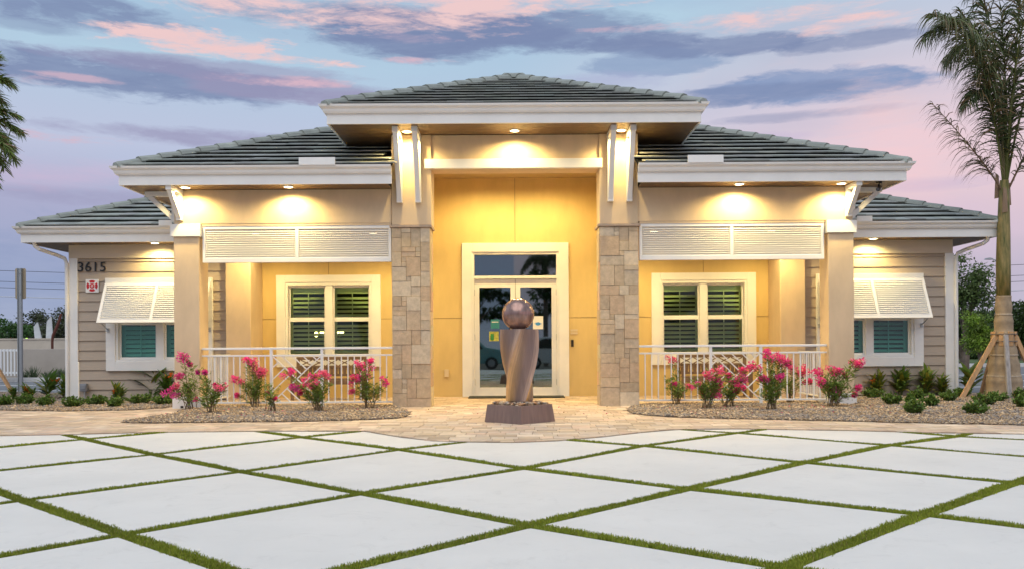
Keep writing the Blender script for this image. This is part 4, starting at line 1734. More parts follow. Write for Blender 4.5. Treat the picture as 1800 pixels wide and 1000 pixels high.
urn.add(o_[-NR_:], [tuple(range(NR_))])
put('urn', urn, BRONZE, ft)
prof = [(.225 * math.sin(math.pi * k / 28), .225 - .225 * math.cos(math.pi * k / 28)) for k in range(1, 28)]
put('ball', MB().lathe(prof, (fx - .015, fy, 1.285), 48), mat('wet_copper', (.32, .20, .17), .22, metal=.6, var=.3, vscale=5, stretch=(3, 3, 1)), ft, smooth=True)
put('collar', MB().lathe([(.10, 0), (.10, .02), (.03, .02)], (fx - .015, fy, 1.298), 24), BRONZE, ft)

# =================================================================== SIGNS ON THE LEFT WING
xa, za = pxz(139, 478, YW)
xb, zb = pxz(187, 461, YW)
tx = bpy.data.curves.new('house_number', 'FONT')
tx.body = '3615'
tx.size = 1.0
tx.extrude = .05
tx.space_character = 1.08
to = bpy.data.objects.new('tmp', tx)
COL.objects.link(to)
bpy.context.view_layer.update()
me = bpy.data.meshes.new_from_object(to)
bpy.data.objects.remove(to)
v = np.array([q.co[:] for q in me.vertices])
lo, hi = v.min(0), v.max(0)
sc = (xb - xa) / (hi[0] - lo[0])
sz = (zb - za) / (hi[1] - lo[1])
for q in me.vertices:
    x, y, z = q.co
    q.co = ((x - lo[0]) * sc - (xb - xa) / 2, -.012 * (z / .05), (y - lo[1]) * sz)
me.materials.clear()
me.materials.append(BLACK)
ho = bpy.data.objects.new('house_number', me)
link(ho, 'house_number', None, ((xa + xb) / 2, YW - .020, za))
tag(ho, 'black metal house number 3615 on the left wing siding', 'house number')
RED = mat('red_enamel', (.55, .015, .02), .4)
xa, za = pxz(152, 514, YW)
xb, zb = pxz(175, 491, YW)
fo = put('fire_sign', MB().box(xa, xb, YW - .022, YW - .008, za, zb), WHITE, bevel=.003)
tag(fo, 'white square plate with red cross emblem below the house number', 'sign')
xm, zm, hw = (xa + xb) / 2, (za + zb) / 2, (xb - xa) / 2
for k in range(4):
    t0 = math.pi / 2 * k
    pl = []
    for q in np.linspace(-.62, .62, 9):
        pl.append((xm + hw * .86 * math.cos(t0 + q) * (1 - .05 * abs(q)), zm + hw * .86 * math.sin(t0 + q)))
    for q in np.linspace(.5, -.5, 5):
        pl.append((xm + hw * .48 * math.cos(t0 + q), zm + hw * .48 * math.sin(t0 + q)))
    put('red_petal', MB().prism(pl, 'y', YW - .0255, YW - .0225), RED, fo)
rg = [(xm + hw * .38 * math.cos(q), zm + hw * .38 * math.sin(q)) for q in np.linspace(0, 2 * math.pi, 21)[:-1]]
put('red_disc', MB().prism(rg, 'y', YW - .0255, YW - .0225), RED, fo)
rg = [(xm + hw * .19 * math.cos(q), zm + hw * .19 * math.sin(q)) for q in np.linspace(0, 2 * math.pi, 9)[:-1]]
put('white_centre', MB().prism(rg, 'y', YW - .0285, YW - .026), WHITE, fo)
put('red_letter', MB().box(xm - .012, xm - .006, YW - .031, YW - .029, zm - .016, zm + .016).box(xm - .006, xm + .010, YW - .031, YW - .029, zm + .010, zm + .016)
    .box(xm - .006, xm + .010, YW - .031, YW - .029, zm - .002, zm + .003).box(xm + .010, xm + .015, YW - .031, YW - .029, zm - .016, zm + .014), RED, fo)

# electric box, stake, camera
eb = put('meter_box', MB().box(PX(143, YW), PX(157, YW), YW - .14, YW - .035, .21, .37), mat('grey_box', (.24, .25, .27), .5, metal=.2), bevel=.012)
tag(eb, 'grey weatherproof socket box on a conduit at the foot of the left wing', 'electrical box')
xc_ = PX(152, YW)
put('conduit', MB().tube([(xc_, YW - .09, .21), (xc_, YW - .09, .015)], .016, 8), STEEL, eb)
put('cover_flap', MB().box(xc_ - .05, xc_ + .04, YW - .155, YW - .1415, .25, .34), MATS['grey_box'], eb, bevel=.008)
xs_ = PX(137.5, 16.7)
st = put('marker_stake', MB().tube([(xs_, 16.7, .0), (xs_, 16.7, .80)], .016, 8).tube([(xs_, 16.7, .8), (xs_, 16.7, .815)], [.016, .006], 8), RAILW)
tag(st, 'slim white stake standing in front of the left wing corner', 'stake')
scx, scz = PX(1547, 14.62), MZ - .10
sc_ = put('security_camera', MB().lathe([(.05, 0), (.05, .03), (.035, .035)], (scx, 14.62, MZ - .035), 16)
          .tube([(scx, 14.62, MZ - .03), (scx - .02, 14.60, scz)], .014, 8).tube([(scx + .03, 14.66, scz + .01), (scx - .06, 14.52, scz - .05)], [.034, .036], 12), BLACK)
tag(sc_, 'small black camera under the eave corner of the right porch', 'camera')
put('camera_lens', MB().tube([(scx - .06, 14.52, scz - .05), (scx - .066, 14.51, scz - .053)], .024, 12), mat('lens_glass', (.05, .05, .06), .1), sc_)


# =================================================================== PLANTS
def norm(a):
    return a / (np.linalg.norm(a, axis=-1, keepdims=True) + 1e-9)


def leaf_geo(P, D, L, W, droop=.2, side=None):
    """one folded diamond leaf per point"""
    n = len(P)
    D = norm(D)
    if side is None:
        side = norm(np.cross(D, norm(RNG.normal(0, 1, (n, 3)) * .5 + np.array([0, 0, 1.0]))))
    L = np.broadcast_to(L, (n,))[:, None]
    W = np.broadcast_to(W, (n,))[:, None]
    up = norm(np.cross(side, D))
    mid = P + D * L * .45 + up * L * .04
    tip = P + D * L + np.array([0, 0, -1.0]) * L * droop
    V = np.stack([P, mid + side * W / 2, tip, mid - side * W / 2], 1)
    return V.reshape(-1, 3)


def quads(n):
    return np.arange(n * 4).reshape(-1, 4)


def greens(n, base, var=.25, br=None):
    k = 1 + (RNG.random((n, 1)) - .5) * 2 * var
    h = 1 + (RNG.random((n, 3)) - .5) * .2
    c = np.array(base)[None] * k * h
    if br is not None:
        c *= br[:, None]
    return c.astype(np.float32)


def bez(a, b, c, n):
    t = np.linspace(0, 1, n)[:, None]
    return (1 - t) ** 2 * a + 2 * t * (1 - t) * b + t ** 2 * c


def flowering_shrub(bx_, by_, heads, label, leafy=1.0, extra=5, tall=.35):
    x0, y0 = GP(bx_, by_)
    t = thing('flowering_shrub', label, 'shrub', (x0, y0, .02), 'pink flowering shrubs along the porch railings')
    st = MB()
    LP, LD, LL = [], [], []
    tips = []
    base = np.array([x0, y0, .01])
    for (hx, hy, hr) in heads:
        yy_ = y0 + random.uniform(-.14, .12)
        tips.append((np.array([PX(hx, yy_), yy_, PZ(hy, yy_, hx)]), hr * yy_ / F, True))
    for _ in range(extra):
        a_ = random.uniform(0, 6.28)
        r_ = random.uniform(.06, .24)
        tips.append((np.array([x0 + r_ * math.cos(a_), y0 + r_ * .7 * math.sin(a_), random.uniform(.4, 1.0) * tall + .08]), 0, False))
    for tip, r_, fl in tips:
        b0 = base + np.array([random.uniform(-.09, .09), random.uniform(-.06, .06), 0])
        mid = b0 * .55 + tip * .45
        mid[0] = b0[0] + (tip[0] - b0[0]) * .25
        mid[2] = b0[2] + (tip[2] - b0[2]) * .6
        c = bez(b0, mid, tip, 9)
        st.tube([tuple(q) for q in c], list(np.linspace(.0065, .0028, 9)), 5, cap=False)
        ln = np.linalg.norm(np.diff(c, axis=0), axis=1).sum()
        n = int(ln * (95 if fl else 100) * leafy)
        tt = RNG.random(n) ** .7 * .70 + .30
        P = np.array([np.interp(tt, np.linspace(0, 1, 9), c[:, k]) for k in range(3)]).T
        ax = norm(c[-1] - c[4])
        a_ = RNG.random(n) * 6.283
        out = np.c_[np.cos(a_), np.sin(a_), np.zeros(n)]
        D = out * (.75 + .3 * RNG.random((n, 1))) + ax[None] * .55 + np.array([0, 0, .2])
        LP.append(P)
        LD.append(D)
        P += RNG.normal(0, .030, P.shape) * np.minimum(1, tt * 1.5)[:, None]
        LL.append(.065 + .055 * RNG.random(n))
    put('stems', st, STEM, t)
    P, D, L = np.concatenate(LP), np.concatenate(LD), np.concatenate(LL)
    V = leaf_geo(P, D, L, L * .18, .12)
    put_np('foliage', V, quads(len(P)), LEAF, greens(len(P), (.20, .29, .06), .45), t)
    for tip, r_, fl in tips:
        if not fl:
            continue
        n = int(90 + r_ * 1500)
        q = norm(RNG.normal(0, 1, (n, 3)))
        subs = RNG.normal(0, .55 if r_ > .06 else .2, (4, 3)) * r_ * np.array([1, .7, .7])
        P = tip[None] + subs[RNG.integers(0, 4, n)] + q * r_ * .60 * (RNG.random((n, 1)) ** .5) * np.array([1.15, 1.0, 1.0])
        D = q + RNG.normal(0, .5, (n, 3)) + np.array([0, 0, .4])
        V = leaf_geo(P, D, .030, .026, .0)
        hue = RNG.random((n, 1))
        tone = random.choice([(.85, .05, .30), (.88, .06, .36), (.86, .12, .32), (.78, .05, .38)])
        c = np.array([tone]) * (.75 + .5 * hue)
        c[:, 1] += .05 * RNG.random(n)
        put_np('flower_cluster', V, quads(n), PETAL, c, t)
    return t


SH = [
    (335, 721, [(322, 625, 11), (315, 661, 9), (309, 680, 8), (304, 690, 9), (343, 702, 4), (334, 640, 5)], 'tall sparse pink flowering shrub in front of the left corner post', .9),
    (372, 728, [(348, 654, 5), (361, 654, 5), (379, 676, 5), (390, 681, 8)], 'wispy shrub with few pink blooms just right of the left corner post', 1.0),
    (447, 718, [(436, 633, 7), (444, 643, 10), (450, 656, 15), (421, 667, 10), (417, 694, 5), (460, 650, 8)], 'pink flowering shrub with the biggest bloom cluster on the left, before the plain balusters', 1.1),
    (476, 725, [(483, 700, 4), (470, 690, 3)], 'nearly bare small shrub at the first railing post on the left', .5),
    (560, 725, [(507, 657, 9), (552, 660, 8), (570, 661, 10), (519, 681, 8), (535, 679, 11), (550, 675, 8), (528, 690, 5)], 'wide pink flowering shrub in front of the left lattice panel', 1.2),
    (650, 720, [(631, 642, 7), (650, 636, 7), (642, 657, 11), (619, 666, 8), (618, 688, 6), (676, 670, 7), (634, 664, 6)], 'upright pink flowering shrub nearest the left stone pier', .9),
    (1190, 713, [(1184, 633, 7), (1185, 675, 5), (1209, 676, 6)], 'slender shrub with three small blooms nearest the right stone pier', .9),
    (1243, 720, [(1224, 676, 7), (1244, 657, 9), (1260, 654, 9), (1254, 666, 8), (1262, 673, 9), (1260, 685, 8), (1256, 694, 9), (1239, 690, 7)], 'pink flowering shrub at the left end of the right lattice panel', 1.0),
    (1281, 717, [(1280, 660, 6), (1307, 652, 8), (1307, 664, 10), (1292, 672, 8), (1289, 687, 9), (1304, 679, 7)], 'pink flowering shrub low before the middle of the right lattice panel', 1.2),
    (1356, 722, [(1326, 648, 10), (1349, 627, 9), (1361, 630, 11), (1373, 633, 12), (1384, 636, 10), (1373, 663, 8), (1350, 669, 4), (1337, 664, 7)], 'tallest pink flowering shrub, right of the right lattice panel', 1.3),
    (1390, 709, [(1394, 646, 9), (1406, 652, 9), (1415, 654, 8), (1416, 670, 6)], 'leaning pink flowering shrub behind the tallest one', .6),
    (1465, 717, [(1439, 658, 9), (1442, 673, 8), (1461, 651, 9), (1475, 652, 9), (1466, 684, 7), (1475, 691, 5), (1502, 636, 9), (1510, 642, 8), (1503, 682, 7), (1502, 693, 6), (1485, 660, 6)], 'bushy pink flowering shrub in front of the right corner post', 1.4),
]
for bx_, by_, hd_, lb, lf in SH:
    flowering_shrub(bx_, by_, hd_, lb, lf, extra=9, tall=.42)


def low_shrub(px, py, wpx, label):
    x0, y0 = GP(px, py)
    w_ = wpx / F * y0 / 2
    t = thing('low_shrub', label, 'shrub', (x0, y0, .02), 'low dark green shrubs in the gravel')
    st = MB()
    n_st = 34
    LP, LD = [], []
    for k in range(n_st):
        a_ = random.uniform(0, 6.28)
        r_ = w_ * math.sqrt(random.random())
        h_ = (.10 + .10 * random.random()) * (1.25 - .55 * r_ / w_)
        tip = np.array([x0 + r_ * math.cos(a_), y0 + r_ * math.sin(a_), h_ + .02])
        b0 = np.array([x0 + r_ * .3 * math.cos(a_), y0 + r_ * .3 * math.sin(a_), .0])
        c = bez(b0, b0 * .4 + tip * .6 + np.array([0, 0, .01]), tip, 4)
        st.tube([tuple(q) for q in c], .003, 4, cap=False)
        n = 26
        tt = RNG.random(n) ** .6
        P = np.array([np.interp(tt, np.linspace(0, 1, 4), c[:, q]) for q in range(3)]).T
        q = norm(RNG.normal(0, 1, (n, 3)) + np.array([0, 0, .9]))
        LP.append(P)
        LD.append(q)
    put('stems', st, STEM, t)
    P, D = np.concatenate(LP), np.concatenate(LD)
    V = leaf_geo(P, D, .05, .028, .05)
    hz_ = (P[:, 2] / .2)
    put_np('foliage', V, quads(len(P)), LEAF, greens(len(P), (.13, .22, .04), .5), t)


LS = [(128, 717, 34), (168, 713, 32), (202, 717, 28), (247, 711, 42), (288, 712, 38), (268, 704, 26), (45, 712, 30), (8, 714, 26), (80, 715, 24),
      (1538, 701, 36), (1568, 713, 28), (1609, 729, 32), (1614, 703, 24), (1635, 716, 26), (1670, 707, 30), (1692, 699, 28), (1717, 730, 38),
      (1731, 714, 36), (1754, 707, 28), (1793, 703, 22), (1797, 718, 26), (1600, 716, 14)]
LSL = ['beside the white stake', 'below the fire sign', 'below the left wing window corner', 'below the orange ginger plant', 'against the left corner post',
       'behind the pair left of the corner post', 'under the sign post', 'at the left picture edge', 'between the sign post and the stake',
       'against the right corner post', 'just right of the right corner post', 'nearest the path on the right', 'under the right wing window', 'below the right wing corner board',
       'left of the palm brace foot', 'touching the palm brace foot', 'big, in front of the palm', 'in front of the palm, left of the grey brace', 'at the foot of the grey palm brace', 'right of the palm trunk',
       'at the right picture edge', 'tiny, between two larger ones on the right']
for (a, b_, c), s_ in zip(LS, LSL):
    low_shrub(a, b_, c * 1.22, 'low dark green shrub ' + s_)


def ginger(px, py, hpx, wpx, label, orange=0, col=(.12, .18, .03), yellow=.3, big=False, yof=0.0):
    x0, y0 = GP(px, py)
    y0 += yof
    H = hpx / F * y0
    W_ = wpx / F * y0 / 2
    t = thing('leafy_plant', label, 'plant', (x0, y0, .02), 'broad leaved plants against the walls')
    st = MB()
    VV, CC = [], []
    ns = 6 if big else 9
    for k in range(ns):
        a_ = random.uniform(0, 6.28)
        r_ = W_ * random.uniform(.1, .6)
        tip = np.array([x0 + r_ * math.cos(a_), y0 + r_ * .6 * math.sin(a_), H * random.uniform(.6, .85)])
        b0 = np.array([x0 + r_ * .3 * math.cos(a_), y0, .0])
        st.tube([tuple(b0), tuple(b0 * .5 + tip * .5 + np.array([0, 0, .03])), tuple(tip)], .009, 5, cap=False, col=(1, 1, 1))
        nl = 5 if big else 11
        for q in range(nl):
            f_ = .25 + .75 * q / nl
            p = b0 + (tip - b0) * f_
            a2 = random.uniform(0, 6.28) if not big else random.choice((0, math.pi)) + random.uniform(-.5, .5)
            el_ = random.uniform(.15, 1.0) + .3 * f_
            D = np.array([math.cos(a2) * math.cos(el_), math.sin(a2) * math.cos(el_), math.sin(el_)])
            L = (.44 if big else .25) * random.uniform(.7, 1.2) * min(1.2, H / .5)
            Wd = L * (.30 if big else .24)
            side = np.cross(D, [0, 0, 1])
            side = side / (np.linalg.norm(side) + 1e-6)
            # four segment arching blade
            pr = None
            pts = []
            cur_ = p.copy()
            dd = D.copy()
            for g_ in range(5):
                wf = [.25, .9, 1.0, .7, .05][g_] * Wd / 2
                pts.append((cur_ - side * wf, cur_ + side * wf))
                cur_ = cur_ + dd * L / 4
                dd = dd + np.array([0, 0, -.22])
                dd = dd / np.linalg.norm(dd)
            c = greens(1, np.array(col) * 1.45, .3)[0]
            if random.random() < yellow:
                c = greens(1, (.30, .30, .04), .3)[0]
            for g_ in range(4):
                VV += [pts[g_][0], pts[g_][1], pts[g_ + 1][1], pts[g_ + 1][0]]
                CC.append(c)
    put('stems', st, mat('green_stem', (.10, .14, .03), .6), t)
    V = np.array(VV)
    put_np('foliage', V, quads(len(V) // 4), LEAF, np.array(CC), t)
    for k in range(orange):
        a_ = random.uniform(0, 6.28)
        tip = np.array([x0 + W_ * .7 * math.cos(a_), y0 - .05, H * random.uniform(.55, 1.0)])
        n = 18
        P = tip[None] + RNG.normal(0, .012, (n, 3))
        D = RNG.normal(0, 1, (n, 3)) + np.array([0, 0, .8])
        V = leaf_geo(P, D, .06, .02, 0)
        put_np('orange_bloom', V, quads(n), PETAL, greens(n, (.75, .16, .02), .2), t)


ginger(206, 708, 34, 40, 'short green and red leaved plant midway along the left wing wall', 1, (.09, .14, .03))
ginger(270, 704, 62, 46, 'tall broad leaved plant with orange blooms under the left wing window', 3, (.07, .14, .02), .12, True)
ginger(292, 706, 52, 34, 'orange blooming plant squeezed beside the left corner post', 3, (.06, .12, .02), .15)
ginger(50, 704, 30, 40, 'plant with an orange bloom at the foot of the sign post', 2, (.09, .16, .03))
ginger(84, 702, 40, 40, 'leafy plant between the sign post and the left wing', 1, (.09, .15, .03), .3, True)
ginger(116, 703, 44, 38, 'leafy plant with orange bloom at the left wing corner', 2, (.09, .16, .03))
ginger(24, 704, 26, 30, 'small leafy plant at the foot of the left timber brace', 0, (.08, .14, .03))
ginger(1541, 697, 44, 38, 'yellowing leafy plant next to the right corner post', 1, (.14, .19, .03), .45)
ginger(1584, 697, 52, 32, 'tall leafy plant under the middle of the right wing window', 0, (.10, .16, .03), .3)
ginger(1627, 697, 50, 44, 'widest leafy plant under the right end of the wing window', 1, (.12, .19, .03), .45)
ginger(1657, 697, 38, 24, 'narrow leafy plant at the right wing corner board', 0, (.13, .18, .03), .4)
ginger(1702, 690, 44, 60, 'broad yellow green leaved plant behind the palm brace', 0, (.17, .25, .04), .5, True)


# fallen petals and dry leaves scattered on gravel, pavers and slabs
n = 260
px_ = np.concatenate([RNG.uniform(-5.8, -2.2, n // 3), RNG.uniform(2.2, 6.4, n // 3), RNG.uniform(-6, 6.5, n - 2 * (n // 3))])
py_ = np.concatenate([RNG.uniform(12.6, 14.6, 2 * (n // 3)), RNG.uniform(12.6, 14.6, n - 2 * (n // 3))])
zz_ = np.where(py_ > 12.2, .045, .02)
D = np.c_[RNG.normal(0, 1, n), RNG.normal(0, 1, n), RNG.random(n) * .3]
cc = np.where((RNG.random(n) < .55)[:, None], np.array([[.62, .08, .18]]), np.array([[.26, .17, .08]])) * (.7 + .5 * RNG.random((n, 1)))
pt = put_np('fallen_petals', leaf_geo(np.c_[px_, py_, zz_], D, .035, .022, 0), quads(n), PETAL, cc, kind='stuff')
tag(pt, 'scattered fallen pink petals and dry leaves on the gravel beds', 'petals')

# =================================================================== PALMS
def frond(parent, pts, leafl, width, col, dens=34, hang=1.0, start=.12, rach=(.16, .13, .05), r0_=.022, spread=.7):
    c = bez(np.array(pts[0]), np.array(pts[1]), np.array(pts[2]), 22) if len(pts) == 3 else np.array(pts)
    rb = put('frond', MB().tube([tuple(q) for q in c], list(np.linspace(r0_, .005, len(c))), 6, cap=True), mat('rachis_%d' % int(rach[0] * 1000), rach, .7), parent)
    ln = np.linalg.norm(np.diff(c, axis=0), axis=1).sum()
    n = int(ln * dens * .72) * 2
    tt = start + (1 - start) * RNG.random(n)
    ts = np.linspace(0, 1, len(c))
    P = np.array([np.interp(tt, ts, c[:, k]) for k in range(3)]).T
    P2 = np.array([np.interp(np.minimum(tt + .04, 1.0), ts, c[:, k]) for k in range(3)]).T
    P1 = np.array([np.interp(np.maximum(tt - .04, 0), ts, c[:, k]) for k in range(3)]).T
    T = norm(P2 - P1)
    sd = norm(np.cross(T, np.array([0, 0, 1.0]) + RNG.normal(0, .15, (n, 3))))
    sg = np.where(RNG.random(n) < .5, -1.0, 1.0)[:, None]
    D = norm(T * .55 + sd * sg * spread + RNG.normal(0, .22, (n, 3)))
    L = leafl * (.65 + .5 * RNG.random(n)) * np.interp(tt, [start, .3, .75, 1], [.55, 1, .95, .5])
    W_ = width
    side = norm(np.cross(D, RNG.normal(0, 1, (n, 3))))
    V = []
    cur_ = P.copy()
    dd = D.copy()
    rings = []
    for g_ in range(5):
        wf = (np.array([.7, 1.0, .85, .55, .08])[g_] * W_ / 2)
        rings.append((cur_ - side * wf, cur_ + side * wf))
        cur_ = cur_ + dd * (L / 4)[:, None]
        dd = norm(dd + np.array([.0, 0, -.42 * hang]) + RNG.normal(0, .05, (n, 3)))
    cols = greens(n, np.array(col) * 1.5, .4)
    brown = RNG.random(n) < .22
    cols[brown] = greens(brown.sum(), (.22, .15, .07), .3)
    Q, C = [], []
    for g_ in range(4):
        Q.append(np.stack([rings[g_][0], rings[g_][1], rings[g_ + 1][1], rings[g_ + 1][0]], 1))
        C.append(cols)
    Q = np.concatenate(Q).reshape(-1, 3)
    put_np('leaflets', Q, quads(len(Q) // 4), LEAF, np.concatenate(C), rb, kind='stuff')


def PP(px, py, Y):
    return (PX(px, Y), Y, PZ(py, Y, px))


bx_, by_ = GP(1765, 699)
pal = thing('royal_palm', 'tall royal palm with swollen pale trunk and green shaft, braced at the right edge', 'palm tree', (bx_, by_, 0))
Yp = by_
pxm = F / Yp
prof = [(0, .355), (.10, .345), (.35, .312), (.62, .275), (.90, .232), (1.2, .190), (1.45, .165), (1.7, .148), (2.0, .140)]
tm = mat('palm_trunk', (.34, .255, .165), .85, var=.28, vscale=2.2, stretch=(2.5, 2.5, 2), bump=.4, bscale=12, detail=7)
tk = MB()
NSG = 60
pts, rad = [], []
for k in range(NSG + 1):
    z = 2.0 * k / NSG
    r_ = np.interp(z, [a for a, _ in prof], [b for _, b in prof])
    r_ += .006 * math.sin(z * 22) * (1 if k % 5 else 2)
    pts.append((bx_, by_, z))
    rad.append(float(r_))
put('trunk', tk.tube(pts, rad, 28), tm, pal, smooth=True)
for zz_, rr_ in ((.42, .302), (.83, .244), (1.62, .154)):
    put('trunk_ring', MB().lathe([(rr_ - .01, 0), (rr_ + .006, .004), (rr_ + .004, .022), (rr_ - .01, .03)], (bx_, by_, zz_), 28), mat('pale_ring', (.42, .34, .25), .8, var=.2, vscale=20), pal)
sh_ = MB().tube([(bx_, by_, 2.0), (bx_ + .0, by_, 2.6), (bx_ + .01, by_, 3.2), (bx_ + .02, by_, 3.8), (bx_ + .03, by_, 4.25)], [.128, .130, .118, .100, .080], 24)
put('crown_shaft', sh_, mat('green_shaft', (.13, .17, .03), .55, var=.45, vscale=3.5, stretch=(6, 6, 1), col2=(.26, .19, .07), bump=.2), pal, smooth=True)
# peeling sheaths
for a_, z_ in ((0.4, 3.75), (2.6, 3.9), (4.3, 3.6)):
    px_, py_ = bx_ + .02 + .12 * math.cos(a_), by_ + .12 * math.sin(a_)
    put('peeling_sheath', MB().add([(px_ - .05, py_, z_), (px_ + .05, py_ - .02, z_ + .02), (px_ + .04, py_, z_ + .45), (px_ - .02, py_ + .01, z_ + .5), (px_ + .0, py_ - .04, z_ + .2)],
                                    [(0, 1, 4), (1, 2, 4), (2, 3, 4), (3, 0, 4)]), mat('dry_sheath', (.30, .20, .13), .9), pal)
G1 = (.048, .064, .020)
G2 = (.070, .085, .028)
o = Yp
frond(pal, [PP(1764, 338, o), PP(1735, 285, o - .2), PP(1641, 182, o - .6)], .66, .018, (.11, .085, .05), 44, 1.4, .22, (.20, .13, .08), .022)
frond(pal, [PP(1768, 330, o), PP(1775, 120, o - .1), PP(1762, 18, o - .3)], .62, .030, G1, 50, .8, .12, (.12, .13, .03), .03, .5)
frond(pal, [PP(1766, 330, o), PP(1748, 120, o + .1), PP(1690, 20, o + .3)], .72, .028, G1, 44, 1.3, .15, (.12, .12, .04), .028, .5)
frond(pal, [PP(1767, 325, o), PP(1760, -60, o - .3), PP(1626, 70, o - .8)], .70, .026, G2, 44, 1.5, .3, (.14, .12, .05), .026, .5)
frond(pal, [PP(1770, 330, o), PP(1768, 10, o + .4), PP(1700, -40, o + .8)], .75, .028, G1, 40, 1.2, .2, (.12, .12, .04), .026, .6)
frond(pal, [PP(1770, 330, o), PP(1790, 100, o + .1), PP(1800, -60, o + .2)], .70, .030, G1, 50, 1.0, .1, (.12, .13, .03), .028, .6)
frond(pal, [PP(1772, 338, o), PP(1800, 280, o - .3), PP(1880, 120, o - .8)], .62, .024, G2, 34, 1.1, .2, (.20, .14, .07), .024)
frond(pal, [PP(1770, 330, o), PP(1830, -40, o + .1), PP(1960, 60, o + .4)], .75, .028, G1, 34, 1.3, .2, (.12, .12, .04), .026)
frond(pal, [PP(1769, 325, o), PP(1790, -40, o - .5), PP(1850, -30, o - 1.4)], .75, .028, G2, 34, 1.3, .2, (.12, .12, .04), .026)
frond(pal, [PP(1768, 325, o), PP(1738, 40, o - .6), PP(1640, 25, o - 1.1)], .85, .022, G2, 46, 1.9, .35, (.14, .12, .05), .022)
frond(pal, [PP(1768, 325, o), PP(1752, 0, o + .3), PP(1664, 110, o + .7)], .80, .022, G2, 46, 1.9, .35, (.14, .12, .05), .022)
frond(pal, [PP(1768, 325, o), PP(1740, 90, o - .2), PP(1700, 190, o - .5)], .60, .024, G1, 46, 1.6, .35, (.14, .12, .05), .02)
frond(pal, [PP(1766, 328, o), PP(1752, 200, o - .3), PP(1725, 95, o - .7)], .55, .028, G1, 46, 1.2, .3, (.12, .12, .04), .02, .6)

br = thing('palm_brace', 'timber props and strapped battens around the trunk of the royal palm', 'brace', (bx_, by_, 0))
for m_, a_, b_ in ((TIMBER, PP(1689, 694, by_ - .2), PP(1752, 588, by_ - .06)), (TIMBG, PP(1774, 706, by_ - .50), PP(1768, 588, by_ - .24)),
                   (TIMBER, PP(1832, 694, by_ - .1), PP(1785, 590, by_ - .06)), (TIMBER, (bx_ + .1, by_ + 1.0, 0), (bx_, by_ + .23, 1.24))):
    a_ = Vector((a_[0], a_[1], .0))
    o_ = put('prop', MB().bar(a_, b_, .085, .05, (0, -1, .2)), m_, br, bevel=.004)
    if m_ is TIMBG:
        o_['label'] = 'grey weathered prop'
for k in range(8):
    ang = 2 * math.pi * k / 8 + .1
    ca, sa = math.cos(ang), math.sin(ang)
    q = Vector((bx_ + ca * .205, by_ + sa * .205, 0))
    put('batten', MB().bar(q + Vector((0, 0, 1.02)), q + Vector((0, 0, 1.30)), .09, .035, (ca, sa, 0)), TIMBER, br, bevel=.003)
for z in (1.10, 1.24):
    put('strap', MB().lathe([(.226, 0), (.234, .003), (.234, .020), (.226, .023)], (bx_, by_, z), 24), mat('strap_steel', (.25, .20, .15), .5, metal=.4), br)

# left palm (its crown tips enter the picture)
lx, ly = GP(-75, 702)
lp_ = thing('fan_palm', 'palm whose green frond tips hang in at the left picture edge', 'palm tree', (lx, ly, 0))
put('trunk', MB().tube([(lx, ly, z) for z in np.linspace(0, 4.9, 12)], [.20 - .008 * k + (.01 if k % 2 else 0) for k in range(12)], 16), BARK, lp_, smooth=True)
G3 = (.10, .14, .03)
for tipx, tipy, my, dy in ((8, 100, 150, 0), (42, 205, 190, .2), (30, 262, 210, -.2), (5, 330, 230, 0), (-20, 60, 120, .4), (-150, 120, 100, .2), (-190, 230, 150, -.3), (-170, 320, 200, .3), (-60, 60, 100, .6), (-60, 300, 180, -1.4), (-10, 200, 160, -.9), (30, 150, 120, .1), (48, 235, 200, .3), (20, 300, 225, .2), (14, 180, 150, .5), (36, 285, 215, -.5), (0, 250, 190, .1)):
    Yq = ly + dy
    frond(lp_, [PP(-75, 235, ly), PP((-75 * 1.1 + tipx) / 2.1 + 5, my - 12, Yq), PP(tipx - 8, tipy, Yq)], .42, .026, G3, 90, .45, .35, (.14, .15, .04), .016, .55)
lb_ = thing('palm_brace', 'timber props leaning on the palm at the left picture edge', 'brace', (lx, ly, 0))
tgt = PP(28, 696, ly - .1)
put('prop', MB().bar((tgt[0], tgt[1], .01), (lx + .2, ly - .02, 1.85), .09, .05, (1, 0, 0)), TIMBER, lb_, bevel=.004)
put('prop', MB().bar((lx - 1.0, ly + .3, .01), (lx - .2, ly, 1.85), .09, .05, (1, 0, 0)), TIMBER, lb_, bevel=.004)


